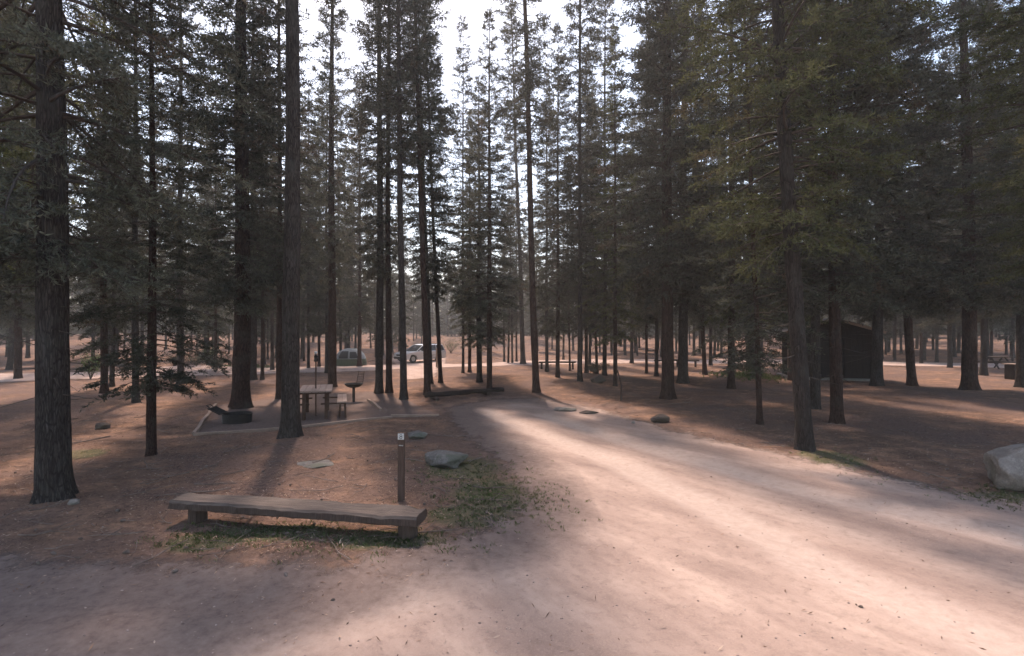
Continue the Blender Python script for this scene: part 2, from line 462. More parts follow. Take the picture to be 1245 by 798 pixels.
    a = b0 + pr * (wdt * .5)[..., None] + dirs * (ln * .3)[..., None]
    b = b0 - pr * (wdt * .5)[..., None] + dirs * (ln * .3)[..., None]
    cT = b0 + dirs * ln[..., None]
    TV = np.stack([b0, a, b, cT], 2).reshape(-1, 3)
    # a lozenge: two faces joined along the middle
    n4 = N * M; base = nv + np.arange(n4) * 4
    Fs.append(np.stack([base, base + 1, base + 2], 1)); Fs.append(np.stack([base + 1, base + 3, base + 2], 1))
    Ms.append(np.zeros(2 * n4)); Vs.append(TV)
    me = np_mesh('crown', np.concatenate(Vs), np.concatenate(Fs), [mat or NEEDLE, TWIG], np.concatenate(Ms))
    return me

TR_M = [trunk_mesh(i, BARK if i % 2 else BARK_GREY) for i in range(4)]
FAR_TR = [trunk_mesh(11 + i, BARK_GREY, 10) for i in range(2)]
CR = {}
def cm(kind, n, **kw): CR[kind] = [crown_mesh(100 + 17 * i + hash_k(kind), **kw) for i in range(n)]
def hash_k(s): return sum(ord(c) for c in s) * 3
cm('tall', 3, zb=7.3, R=1.5, nb=240, tw=8, tufts=11, tl=.12, twd=.032, droop=.16, stubs=60, gaps=.36, base_pitch=-2, shape=.6)
cm('mid', 3, zb=4.2, R=1.6, nb=310, tw=8, tufts=11, tl=.12, twd=.033, droop=.2, stubs=60, gaps=.34, base_pitch=-4, shape=.6)
cm('spruce', 4, zb=3.0, R=1.95, nb=390, tw=8, tufts=11, tl=.12, twd=.034, droop=.25, stubs=50, gaps=.3, shape=.6)
cm('high', 2, zb=9.3, R=2.0, nb=240, tw=8, tufts=11, tl=.12, twd=.034, droop=.2, stubs=60, gaps=.3, shape=.6)
cm('dense', 4, zb=3.2, R=2.5, nb=440, tw=8, tufts=11, tl=.125, twd=.037, droop=.24, stubs=50, gaps=.34, base_pitch=-3, shape=.6)
cm('heroright', 2, zb=3.7, R=2.7, nb=340, tw=10, tufts=18, tl=.085, twd=.02, droop=.22, stubs=50, gaps=.34, base_pitch=-2, mat=NEEDLE_GREEN)
cm('low', 2, zb=2.6, R=2.3, nb=260, tw=7, tufts=11, tl=.12, twd=.036, droop=.3, stubs=24, gaps=.3)
cm('green', 2, zb=2.9, R=2.0, nb=290, tw=8, tufts=11, tl=.12, twd=.036, droop=.25, stubs=30, gaps=.36, mat=NEEDLE_GREEN)
cm('hero', 2, zb=3.2, R=2.7, nb=370, tw=10, tufts=20, tl=.085, twd=.018, droop=.25, stubs=50, gaps=.32, base_pitch=-8)
cm('farn', 4, zb=4.2, R=1.45, nb=200, tw=5, tufts=6, tl=.22, twd=.07, droop=.2, stubs=20, gaps=.3, shape=.6)
cm('fartall', 3, zb=7.0, R=1.35, nb=150, tw=5, tufts=6, tl=.22, twd=.07, droop=.16, stubs=30, gaps=.35, shape=.6)
cm('farlow', 3, zb=2.0, R=1.5, nb=210, tw=5, tufts=6, tl=.22, twd=.07, droop=.3, stubs=0, gaps=.25)
NT_ = [0]
def tree(name, x, y, r, H, kind, label, group=None, lean=(0, 0), cs=None, rz=None):
    z = g1(x, y) - .04
    e = empty(name, (x, y, z)); i = NT_[0]; NT_[0] += 1
    rng = random.Random(i * 31 + 5)
    e.rotation_euler = (lean[1], lean[0], 0)
    far = kind.startswith('far')
    tm = (FAR_TR if far else TR_M); t = link_mesh('trunk', tm[i % len(tm)], e)
    t.scale = (r / .2, r / .2, H / TH); t.rotation_euler.z = rng.uniform(0, 6.28)
    c = link_mesh('crown', CR[kind][i % len(CR[kind])], e)
    s = (cs if cs else (.85 + .3 * rng.random())) * (.55 + .45 * H / TH)
    c.scale = (s, s, H / TH); c.rotation_euler.z = rz if rz is not None else rng.uniform(0, 6.28)
    tag(e, label, 'tree', group)
    return e

# px, py of the base, trunk width in px, height m, kind, lean in degrees (to the right), crown scale, label
TREES = [
 (66, 604, 40, 23, 'hero', -1.2, 1.0, 'thick reddish-brown pine trunk close by, left of the plank barrier, boughs overhanging'),
 (184, 552, 13, 11, 'low', 0, .85, 'thin young pine with dense low dark boughs, left of the timber-edged pad'),
 (165, 493, 9, 19, 'mid', 0, 0.75, 'slim trunk standing just behind the thin young pine on the left'),
 (127, 478, 9, 20, 'spruce', 0, 0.8, 'dark pine with low boughs seen right beside the thick reddish trunk'),
 (136, 470, 6, 18, 'mid', 1, 0.7, 'thin pine paired behind the dark one beside the thick reddish trunk'),
 (293, 496, 24, 23, 'dense', 0, 0.9, 'stout dark pine directly behind the fire ring with a full crown'),
 (307, 463, 11, 21, 'mid', 0, 0.8, 'dark pine half hidden behind the stout one at the fire ring'),
 (339, 485, 8, 22, 'mid', 0, 1.0, 'slim trunk just left of the tall bare one at the pad edge'),
 (353, 530, 25, 25, 'high', 0, 0.9, 'tall straight bare pine trunk at the pad edge, beside the picnic table'),
 (319, 463, 5, 18, 'mid', 0, .8, 'very thin trunk between the stout dark pine and the bare tall one'),
 (331, 450, 5, 18, 'mid', 0, .8, 'thin far trunk seen just left of the slim one behind the pad'),
 (262, 452, 4, 17, 'spruce', 0, .8, 'pencil-thin trunk rising by the dark shrubs on the left mound'),
 (253, 446, 4, 17, 'tall', 0, .8, 'pencil-thin pale trunk, left one of the two by the dark shrubs'),
 (404, 470, 12, 23, 'mid', 0, 0.75, 'dark trunk between the picnic table and the tent'),
 (375, 448, 4, 18, 'spruce', 0, .8, 'thin far trunk seen above the picnic tabletop, left of the lantern pole'),
 (388, 446, 4, 19, 'spruce', 0, .8, 'thin far trunk just right of the lantern pole'),
 (397, 453, 5, 18, 'spruce', 0, .8, 'thin trunk tucked close to the left of the trunk by the tent'),
 (437, 446, 6, 20, 'dense', 0, .8, 'dark slender trunk at the right side of the tent'),
 (461, 479, 11, 24, 'mid', 0, 0.8, 'dark trunk right of the pedestal grill, first of a row of four'),
 (473, 479, 9, 24, 'tall', 0, 0.9, 'trunk close beside the first of the row right of the grill'),
 (491, 486, 10, 24, 'tall', -0.8, 0.9, 'trunk just left of the parked car, nearest of its row'),
 (520, 481, 9, 24, 'tall', -1.8, 0.85, 'trunk crossing in front of the parked car at the log rail end'),
 (524, 467, 6, 21, 'mid', -2, 0.85, 'thin trunk peeping out behind the one in front of the car'),
 (536, 466, 6, 22, 'mid', -2.5, 0.85, 'thin trunk right of the car casting a thin shadow behind the log rail'),
 (563, 454, 4, 20.5, 'mid', 0, .9, 'slim pine with a pointed top standing alone against the sky'),
 (571, 452, 5, 15, 'mid', 0, .7, 'short slim pine right behind the pointed one'),
 (583, 466, 8, 14, 'spruce', 0, 0.85, 'low-branched pine behind the middle of the log rail'),
 (595, 476, 8, 15, 'spruce', 0, 0.8, 'low-branched pine just behind the right end of the log rail'),
 (613, 439, 3, 14.5, 'mid', 0, .7, 'leftmost of the cluster of four thin stems beyond the track'),
 (618, 440, 3, 14.5, 'mid', 1, .7, 'second from left in the cluster of four thin stems beyond the track'),
 (623, 440, 3, 14.5, 'mid', -1, .7, 'third from left in the cluster of four thin stems beyond the track'),
 (628, 439, 3, 14.5, 'mid', 0, .7, 'rightmost of the cluster of four thin stems beyond the track'),
 (636, 443, 7, 28, 'mid', -2, .9, 'tall pine leaning slightly left behind the single trunk at the road end'),
 (652, 478, 10, 27, 'tall', -1.7, 0.75, 'straight trunk standing alone where the dirt road ends'),
 (665, 452, 5, 18, 'spruce', 0, 0.7, 'thin trunk right behind the lone one at the road end'),
 (678, 463, 6, 17, 'spruce', 0, 0.85, 'pine on the mound right of the lone trunk at the road end'),
 (685, 438, 3, 14, 'mid', 0, .7, 'very thin stem beyond the track above the mound'),
 (693, 451, 3, 13, 'mid', -1, .7, 'leaning thin stem between two pines on the mound'),
 (705, 470, 7, 24, 'mid', 0, .8, 'tall narrow pine with a pointed top, right of the sky gap'),
 (713, 453, 5, 19, 'spruce', 0, 0.9, 'slim pine right behind the tall narrow one by the sky gap'),
 (717, 444, 4, 18, 'mid', 0, .8, 'farther thin stem behind the tall narrow pine by the sky gap'),
 (726, 455, 4, 18, 'spruce', -2, .8, 'thin pine leaning left, in front of the low brushy mound'),
 (735, 461, 6, 21, 'spruce', 0, .85, 'pine beside the low mound, left of the green-boughed one'),
 (748, 472, 6, 15, 'green', 0, .85, 'young pine with green boughs behind the thin stake'),
 (768, 442, 5, 20, 'spruce', 0, .9, 'far pine right of the thin stake across the track'),
 (786, 454, 4, 21, 'spruce', 0, .8, 'slim trunk left of the stout pair, the farther of two'),
 (798, 458, 5, 21, 'dense', 0, .8, 'slim trunk immediately left of the stout pair of pines'),
 (812, 486, 17, 25, 'dense', 0, .95, 'stout dark pine, the nearer and left one of a close pair'),
 (830, 466, 14, 25, 'dense', .5, .9, 'stout dark pine, the farther and right one of a close pair'),
 (857, 456, 6, 21, 'spruce', -3, .9, 'slender pine leaning left, right of the stout pair'),
 (864, 444, 5, 20, 'dense', 0, .9, 'upright far pine behind the slender leaning one'),
 (889, 473, 10, 22, 'green', 0, .9, 'mid-sized pine with some green boughs, left of the thin crooked sapling'),
 (913, 452, 10, 22, 'dense', 0, 1, 'dark pine beside the small green patch of grass'),
 (924, 516, 8, 13, 'low', -2.2, .9, 'thin crooked pine close to the right edge of the road'),
 (979, 549, 22, 24, 'heroright', -3.2, .95, 'big pine leaning left at the right edge of the road, before the hut'),
 (962, 463, 8, 22, 'green', 0, 1.2, 'pine showing left of the big leaning one, level with the hut'),
 (991, 497, 13, 22, 'dense', 0, .9, 'trunk between the big leaning pine and the hut'),
 (1018, 514, 16, 23, 'dense', -1.2, .95, 'trunk directly in front of the dark hut'),
 (1066, 471, 14, 23, 'dense', 0, 1.15, 'pine standing against the right wall of the hut'),
 (1109, 469, 11, 22, 'dense', -4, 1.15, 'dark pine leaning left, right of the hut'),
 (1155, 448, 6, 21, 'dense', 0, 1.15, 'slender far trunk midway between the hut and the dark bin'),
 (1120, 442, 4, 20, 'spruce', 0, .9, 'thin far stem just right of the leaning pine past the hut'),
 (1139, 441, 4, 20, 'spruce', 0, .9, 'thin far stem left of the slender one beyond the track'),
 (1179, 476, 18, 23, 'dense', -1, 1.15, 'stout rough pine left of the dark bin'),
 (1196, 456, 8, 22, 'dense', 0, .9, 'pine right behind the stout rough one near the dark bin'),
 (1205, 441, 4, 20, 'spruce', 1, .9, 'thin far stem between the stout rough pine and the dark bin'),
 (1243, 470, 14, 23, 'dense', 0, 1.15, 'pine rising just right of the dark bin at the picture edge'),
 (-75, 560, 30, 23, 'heroright', 0, 1, 'pine beyond the left border whose boughs hang into the upper left corner'),
 (-30, 500, 20, 22, 'dense', 0, 1, 'pine at the left border behind the thick reddish trunk'),
 (22, 460, 9, 21, 'dense', 0, 1, 'dark pine beyond the track at the far left'),
 (220, 466, 9, 22, 'spruce', 0, 0.8, 'dark pine between the thin young one and the left shrubs'),
 (1330, 540, 30, 23, 'heroright', 0, 1.1, 'pine beyond the right border whose boughs hang over the grey boulder'),
 (1300, 488, 24, 23, 'heroright', 0, 1, 'pine at the right border farther back than the boulder'),
]
for (px, py, w, H, kind, ln, cs, lab) in TREES:
    x, y = W(px, py); r = max(.05, w * y / F / 2 * .8)
    tree('pine_tree', x, y, r, H, kind, lab, lean=(math.radians(ln), 0), cs=cs)

# the crowd of pines beyond the track
rng = random.Random(4)
placed = []
EXCL = [(*W(508, 441), 5), (*W(421, 443), 4.5), (*W(1018, 462), 4)]
for (cnt, d0, d1) in ((85, 0, 16), (85, 12, 42), (50, 35, 75)):
    n = 0; tries = 0
    while n < cnt and tries < 9000:
        tries += 1
        a = math.radians(rng.uniform(-47, 47)); d = rng.uniform(26, 125)
        x, y = d * math.sin(a), d * math.cos(a)
        ty = float(np.interp(x, TRACK[:, 0], TRACK[:, 1]))
        if y < ty + 4 + d0 or y > ty + 4 + d1: continue
        px = 622.5 + x * F / y
        if 495 < px < 735 and y < 56: continue
        if px < 330 and y < 40 and rng.random() < .75: continue
        if (515 < px < 545 or 672 < px < 690) and rng.random() < .8: continue
        if any((x - ex) ** 2 + (y - ey) ** 2 < r * r for ex, ey, r in EXCL): continue
        if any((x - ex) ** 2 + (y - ey) ** 2 < 2.2 for ex, ey in placed): continue
        placed.append((x, y)); n += 1
        H = rng.uniform(16, 23) if not 495 < px < 735 else rng.uniform(13, 16.5)
        tree('pine_tree', x, y, rng.uniform(.07, .14), H, rng.choice(['farn', 'farlow', 'fartall', 'farlow']),
             'slender dark pine in the crowd of trees beyond the far dirt track', 'crowded pines beyond the far dirt track',
             lean=(rng.gauss(0, .02), rng.gauss(0, .02)))

# a far-off wood that closes the view: one mass
def forest_mass():
    rg = np.random.default_rng(5); Vs, Fs, Ms = [], [], []; nv = 0
    for i in range(560):
        a = math.radians(rg.uniform(-62, 62)); d = 92 + 130 * rg.random() ** 1.3
        x, y = d * math.sin(a), d * math.cos(a); H = rg.uniform(12, 19); z0 = g1(x, y)
        R = rg.uniform(1.6, 2.6); n = 480
        t = rg.uniform(0, 1, n) ** 1.7; rr = R * ((1 - t) ** .8 + .04) * np.sqrt(rg.uniform(.1, 1, n)); az = rg.uniform(0, 2 * PI, n)
        c = np.stack([x + rr * np.cos(az), y + rr * np.sin(az), z0 + .6 + (H - .6) * t], 1)
        d1 = norm(np.stack([np.cos(az), np.sin(az), rg.normal(-.2, .4, n)], 1)) * rg.uniform(.5, 1.0, (n, 1))
        d2 = norm(rg.normal(0, 1, (n, 3))) * .32
        Vs.append(np.stack([c - d2, c + d2, c + d1], 1).reshape(-1, 3)); Fs.append(nv + np.arange(3 * n).reshape(-1, 3)); Ms.append(np.zeros(n)); nv += 3 * n
        # stem
        th = np.arange(5) * 2 * PI / 5; r0 = .17
        b = np.stack([x + r0 * np.cos(th), y + r0 * np.sin(th), np.full(5, z0 - .2)], 1); tp = np.array([[x, y, z0 + H]])
        Vs.append(np.concatenate([b, tp])); Fs.append(np.array([[nv + q, nv + (q + 1) % 5, nv + 5] for q in range(5)])); Ms.append(np.ones(5)); nv += 6
    me = np_mesh('distant_forest', np.concatenate(Vs), np.concatenate(Fs), [NEEDLE, TWIG], np.concatenate(Ms))
    tag(link_mesh('distant_forest', me), 'far-off mass of dark conifers closing the view behind the camp', 'forest', kind='stuff')
forest_mass()

# ------------------------------------------------------------------ wood and metal
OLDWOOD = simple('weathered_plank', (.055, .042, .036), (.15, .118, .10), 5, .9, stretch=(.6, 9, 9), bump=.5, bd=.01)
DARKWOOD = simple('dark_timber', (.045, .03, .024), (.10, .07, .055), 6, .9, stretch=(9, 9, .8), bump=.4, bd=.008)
PALEWOOD = simple('pale_timber', (.22, .155, .12), (.38, .28, .22), 6, .9, stretch=(.8, 9, 9), bump=.3, bd=.005)
TABLEWOOD = simple('table_planks', (.25, .18, .15), (.42, .32, .27), 6, .85, stretch=(9, .8, 9), bump=.3)
HUTWOOD = simple('hut_boards', (.018, .012, .010), (.038, .026, .021), 5, .9, stretch=(8, 8, .6), bump=.4, bd=.01)
IRON = simple('blackened_iron', (.012, .011, .010), (.035, .03, .027), 14, .65, .3, .4)
RUST = simple('rusty_iron', (.05, .03, .022), (.12, .07, .05), 14, .85, .2)
STEEL = simple('galvanised_sheet', (.30, .30, .29), (.5, .5, .48), 8, .5, .6)
WHITE = simple('white_plate', (.55, .53, .5), (.72, .7, .66), 10, .7, bump=0)
BLACKPAINT = simple('black_lettering', (.02, .02, .02), (.03, .03, .03), 10, .8, bump=0)
ROCKM = None
def rock_mat(name, a, b, moss):
    k = NT(name, .95, .15)
    f = k.noise(3.5, 8, .7); f2 = k.noise(25, 5, .7); f3 = k.noise(2.2, 5, .6)
    c = k.ramp(f, [(.3, a), (.7, b)]); c = k.mix(k.math('MULTIPLY', k.ramp(f2, [(.55, 0.), (.65, 1.)]), .4), c, tuple(min(1, x * 1.5) for x in b))
    c = k.mix(k.math('MULTIPLY', k.ramp(k.noise(70, 3, .8), [(.55, 0.), (.62, 1.)]), .5), c, tuple(x * .35 for x in a))
    c = k.mix(k.math('MULTIPLY', k.ramp(k.noise(1.6, 5, .7), [(.45, 1.), (.5, 0.), (.55, 1.)]), .25), c, tuple(x * .5 for x in a))
    c = k.mix(k.math('MULTIPLY', k.ramp(f3, [(.50, 0.), (.60, 1.)]), .65), c, moss)
    k.color(c); k.bump(k.math('ADD', f, k.math('MULTIPLY', f2, .5)), .7, .03); return k.m
ROCK = rock_mat('grey_rock', (.13, .115, .105), (.27, .25, .23), (.10, .11, .075))
ROCK2 = rock_mat('pale_rock', (.22, .185, .16), (.38, .33, .29), (.16, .15, .11))
ROCK3 = rock_mat('brown_rock', (.08, .06, .05), (.17, .13, .11), (.09, .08, .06))

def rock(name, px, py, sx, sy, sz, mat, label, seed, sink=.25, rz=0, flat=0, group=None):
    x, y = W(px, py); bm = bmesh.new(); bmesh.ops.create_icosphere(bm, subdivisions=5, radius=1)
    rg = random.Random(seed); pl = [(Vector((rg.gauss(0, 1), rg.gauss(0, 1), rg.gauss(0, .8))).normalized(), rg.uniform(.62, .9)) for _ in range(16)]
    if flat: pl.append((Vector((.08, -.1, 1)).normalized(), flat))
    from mathutils import noise as mn
    off = Vector((seed * 3.1, seed * 1.7, 0))
    for v in bm.verts:
        p = v.co.copy()
        for nn, dd in pl:
            q = p.dot(nn)
            if q > dd: p -= nn * (q - dd) * .92
        p *= 1 + .16 * mn.noise(p * 1.6 + off) + .05 * mn.noise(p * 5 + off) + .02 * mn.noise(p * 14 + off)
        v.co = Vector((p.x * sx, p.y * sy, p.z * sz))
    o = obj(name, bm, mat, smooth=True, loc=(x, y, g1(x, y) + sz * (1 - 2 * sink) * .8)); o.rotation_euler.z = rz
    return tag(o, label, 'rock', group)

rock('boulder', 1246, 595, .62, .52, .41, ROCK2, 'big pale grey boulder cut off by the right border, grass at its foot', 3, .14, .2)
rock('flat_boulder', 541, 566, .42, .36, .19, ROCK, 'broad flat-topped grey rock between the marker post and the road', 8, .22, .3, .85)
rock('rock', 507, 533, .28, .2, .11, ROCK, 'small mossy rock just above the numbered marker post', 12, .15, .4, .6)
rock('flat_stone', 386, 566, .38, .3, .05, ROCK, 'flat grey stone sunk into the needles beyond the plank barrier', 15, .45, .1, .6)
rock('rock', 801, 516, .28, .17, .13, ROCK3, 'dark rock on the right verge of the dirt road', 21, .1, .2)
rock('stone', 770, 517, .06, .05, .04, ROCK2, 'small pale stone just left of the dark verge rock', 23, .2)
rock('rock', 124, 520, .19, .13, .10, ROCK3, 'small dark rock on the forest floor right of the thick reddish trunk', 24, .12, .5)
rock('stone', 90, 611, .09, .07, .05, ROCK2, 'little pale stone at the foot of the thick reddish trunk', 27, .25)
rock('stone', 76, 560, .1, .1, .04, ROCK, 'flattish grey stone right behind the thick reddish trunk', 29, .25)
rock('rock', 686, 500, .35, .22, .09, ROCK2, 'low pale rock at the right edge of the road end', 31, .3)
rock('rock', 718, 503, .3, .2, .06, ROCK3, 'low brown rock half buried right of the pale one at the road end', 33, .3)
rock('rock', 727, 469, .4, .3, .22, ROCK3, 'dark rock in front of the low brushy mound', 35, .2)
rock('stone', 1047, 741, .022, .018, .014, ROCK3, 'tiny dark stone lying on the sandy road at the lower right', 37, .2)
rock('stone', 405, 730, .02, .017, .014, ROCK3, 'tiny dark stone on the road just left of the sunlit patch', 39, .2)
rock('rock', 150, 447, .5, .35, .25, ROCK3, 'dark rock across the track between two dark pines on the left', 41, .2)

# ---- plank barrier near the camera
def bench_barrier():
    xl, yl = W(223, 602, .3); xr, yr = W(514, 624, .3)
    a = Vector((xl + .02, yl - .1, 0)); b = Vector((xr, yr - .04, 0)); L = (b - a).length; ang = math.atan2(b.y - a.y, b.x - a.x)
    mid = (a + b) / 2; zg = g1(mid.x, mid.y)
    e = empty('plank_barrier', (mid.x, mid.y, zg), ang)
    tag(e, 'long weathered plank barrier on two short stub supports beside the road', 'barrier')
    from mathutils import noise as mn
    bm = bmesh.new(); nx, prof = 60, []
    W2, T = .17, .115
    # rounded sawn section
    sec = [(-W2, -T * .35), (-W2 * .97, .25 * T), (-W2 * .82, .48 * T), (-W2 * .3, .5 * T), (W2 * .3, .5 * T), (W2 * .84, .48 * T), (W2 * .98, .25 * T), (W2, -.3 * T), (W2 * .8, -.5 * T), (0, -.52 * T), (-W2 * .8, -.5 * T)]
    rings = []
    for i in range(nx + 1):
        u = i / nx; X = -L / 2 + L * u; ring = []
        for (yy, zz) in sec:
            n1 = mn.noise(Vector((X * 1.5, yy * 9, zz * 9))); n2 = mn.noise(Vector((X * 9, yy * 30, zz * 30 + 5)))
            wv = 1 + .09 * n1
            endx = (.035 * n2 if i in (0, nx) else 0)
            notch = -.02 * max(0, 1 - abs(X - L * .36) / .1) if (zz > 0 and yy < 0) else 0
            notch += -.028 * max(0, 1 - abs(X - L * .47) / .12) if (zz > 0 and yy > .02) else 0
            ring.append(bm.verts.new((X + endx, yy * wv + .012 * n2, zz + .012 * n1 + .006 * n2 + notch)))
        rings.append(ring)
    ns = len(sec)
    for i in range(nx):
        for q in range(ns): bm.faces.new((rings[i][q], rings[i + 1][q], rings[i + 1][(q + 1) % ns], rings[i][(q + 1) % ns]))
    bm.faces.new(rings[0]); bm.faces.new(rings[-1][::-1])
    bmesh.ops.recalc_face_normals(bm, faces=bm.faces)
    bm.normal_update()
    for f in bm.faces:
        if f.normal.z < .45: f.material_index = 1  # sides and underside darker: backlit shade put into the colour, as bark
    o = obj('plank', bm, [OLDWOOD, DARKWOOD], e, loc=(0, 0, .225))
    for X in (-L / 2 + .25, L / 2 - .17):
        bm = bmesh.new(); add_tube(bm, [(X, 0, -.12), (X + .005, 0, .05), (X, 0, .165)], [.105, .10, .095], 14)
        for v in bm.verts: v.co.x += .01 * math.sin(v.co.y * 40)
        obj('support', bm, DARKWOOD, e, smooth=False)
bench_barrier()

# ---- numbered marker post
def marker():
    x, y = W(488, 611); z = g1(x, y)
    e = empty('marker_post', (x, y, z), .08); tag(e, 'slim square brown wooden post with a white number plate at its top', 'post')
    h = .925; w = .088
    bm = bmesh.new(); add_box(bm, (0, 0, h / 2 - .1), (w, w, h + .2), bev=.006)
    for v in bm.verts: v.co.x += .004 * math.sin(v.co.z * 9)
    obj('post', bm, simple('post_wood', (.06, .036, .026), (.13, .085, .065), 6, .9, stretch=(9, 9, .8), bump=.4, bd=.008), e)
    bm = bmesh.new(); add_box(bm, (0, -w / 2 - .004, h - .045), (.082, .004, .082), bev=.001); pl = obj('number_plate', bm, WHITE, e)
    # the digit 8, as read on the plate
    bm = bmesh.new()
    for zc, r in ((.016, .0135), (-.014, .016)):
        pts = [(r * math.cos(2 * PI * q / 16), -w / 2 - .0075, h - .045 + zc + r * math.sin(2 * PI * q / 16)) for q in range(17)]
        add_tube(bm, pts, .0035, 6)
    obj('digit', bm, BLACKPAINT, pl)
    bm = bmesh.new(); add_box(bm, (0, -w / 2 - .004, h - .165), (.06, .006, .012), (0, .1, 0), bev=.001); obj('metal_strip', bm, STEEL, e)
marker()

# ---- timber edging of the pad
def timber(px0, py0, px1, py1, label, w=.075, h=.06, mat=PALEWOOD, name='edging_timber', lift=0.):
    a = Vector((*W(px0, py0), 0)); b = Vector((*W(px1, py1), 0)); L = (b - a).length; m = (a + b) / 2
    ang = math.atan2(b.y - a.y, b.x - a.x)
    bm = bmesh.new(); t = bmesh.new(); bmesh.ops.create_cube(t, size=1); bmesh.ops.scale(t, vec=(L, w, h + .08), verts=t.verts)
    bmesh.ops.subdivide_edges(t, edges=[e for e in t.edges if abs((e.verts[0].co - e.verts[1].co).x) > .1], cuts=20)
    for v in t.verts: v.co.y += .012 * math.sin(v.co.x * 3.1 + px0) ; v.co.z += .008 * math.sin(v.co.x * 2.3 + py1)
    o = obj(name, t, mat, loc=(m.x, m.y, g1(m.x, m.y) + (h - .08) / 2 + lift)); bm.free()
    za, zb = g1(a.x, a.y), g1(b.x, b.y)
    o.rotation_euler = (0, -math.atan2(zb - za, L), ang); o.location.z = (za + zb) / 2 + (h - .08) / 2 + lift
    mod = o.modifiers.new('bevel', 'BEVEL'); mod.width = .008; mod.segments = 2; mod.limit_method = 'ANGLE'
    return tag(o, label, 'timber')
timber(235, 529, 352, 520, 'timber edging the pad front, from its left corner to the bare tall trunk')
timber(356, 519.5, 477, 510, 'timber edging the pad front, from the bare tall trunk rightwards')
timber(475, 508, 534, 506.5, 'short end timber of the pad front nearest the road')
timber(236, 527.5, 262, 494, 'grey timber edging the left side of the pad beside the fire ring')
timber(448, 488, 464, 499, 'short pale timber lying on the pad right of the pedestal grill', mat=PALEWOOD)

# ---- log rail mid-distance
def log_rail():
    a = Vector((*W(517, 488), 0)); b = Vector((*W(612, 480), 0)); L = (b - a).length; m = (a + b) / 2
    e = empty('log_rail', (m.x, m.y, g1(m.x, m.y) + .03), math.atan2(b.y - a.y, b.x - a.x)); tag(e, 'long dark log rail lying low at the end of the dirt road', 'barrier')
    bm = bmesh.new(); n = 14
    add_tube(bm, [(-L / 2 + L * i / n, .02 * math.sin(i), .155 + .01 * math.sin(i * 1.7)) for i in range(n + 1)], [.085 + .008 * math.sin(i * 2.1) for i in range(n + 1)], 14)
    obj('log', bm, simple('dark_log', (.022, .015, .012), (.055, .038, .03), 6, .9, stretch=(.8, 9, 9), bump=.5, bd=.01), e, smooth=True)
    for X in (-L / 2 + .35, L / 2 - .75):
        bm = bmesh.new(); add_tube(bm, [(X, -.22, .03), (X, .22, .03)], .07, 12); obj('support', bm, DARKWOOD, e, smooth=True)
log_rail()

# ---- fire ring with hinged grate
def fire_ring():
    x, y = W(281, 514); e = empty('fire_ring', (x, y + .3, g1(x, y)), .1); tag(e, 'low black iron fire ring with its grate tipped up', 'fire ring')
    bm = bmesh.new(); R = .35
    add_lathe(bm, [(R, -.03), (R, .205), (R + .018, .217), (R + .02, .23), (R - .012, .23), (R - .014, -.03)], 40)
    obj('ring', bm, IRON, e, smooth=False)
    bm = bmesh.new(); add_lathe(bm, [(.001, .04), (.2, .05), (.36, .03)], 24); obj('ash_bed', bm, simple('ash', (.05, .045, .04), (.16, .15, .14), 20), e)
    M = Matrix.Translation((-R, 0, .235)) @ Euler((0, math.radians(28), 0)).to_matrix().to_4x4()
    bm = bmesh.new()
    fr = [(-.32, -.22, 0), (0, -.22, 0), (0, .22, 0), (-.32, .22, 0), (-.32, -.22, 0)]
    add_tube(bm, [M @ Vector(p) for p in fr], .014, 6)
    for q in range(9):
        yy = -.18 + .045 * q; add_tube(bm, [M @ Vector((-.32, yy, 0)), M @ Vector((0, yy, 0))], .008, 6)
    g = obj('grate', bm, IRON, e)
    bm = bmesh.new(); add_tube(bm, [M @ Vector((-.32, -.1, 0)), M @ Vector((-.43, -.1, .02)), M @ Vector((-.43, .1, .02)), M @ Vector((-.32, .1, 0))], .012, 6); obj('handle', bm, IRON, g)
    bm = bmesh.new(); add_box(bm, (-R - .012, .02, .11), (.014, .12, .24), bev=.003); obj('hinge_plate', bm, STEEL, e)
fire_ring()

# ---- picnic table
def picnic_table():
    x, y = W(392, 500); cx = -5.5; cy = 14.4
    e = empty('picnic_table', (cx, cy, g1(cx, cy)), .32); tag(e, 'wooden picnic table with attached bench, half behind the bare tall trunk', 'table')
    Lh = .88
    bm = bmesh.new()
    for q in range(5): add_box(bm, (-.34 + .17 * q, 0, .745), (.158, 2 * Lh, .045), bev=.005)
    obj('tabletop', bm, TABLEWOOD, e)
    bm = bmesh.new()
    for s in (-.66, .66): add_box(bm, (0, s, .695), (.8, .09, .055), bev=.004)
    add_box(bm, (0, 0, .70), (.09, 1.3, .05), bev=.004)
    obj('table_frame', bm, RUST, e)
    for sx in (-.28, .28):
        for sy in (-.7, .7):
            bm = bmesh.new(); add_box(bm, (sx, sy, .33), (.085, .085, .72), bev=.006); obj('leg', bm, RUST, e)
    for s in (-1, 1):
        bm = bmesh.new()
        for q in range(2): add_box(bm, (s * (.62 + .13 * q), 0, .44), (.122, 2 * Lh, .04), bev=.005)
        be = obj('bench', bm, TABLEWOOD, e)
        for sy in (-.66, .66):
            for dx in (-.07, .1):
                bm = bmesh.new(); add_tube(bm, [(s * (.685 + dx * .6), sy, .42), (s * (.685 + dx), sy, -.03)], .024, 8); obj('bench_leg', bm, RUST, be)
        for sy in (-.7, .7):
            bm = bmesh.new(); add_box(bm, (s * .45, sy, .395), (.62, .045, .04), bev=.003); obj('brace', bm, RUST, be)
picnic_table()

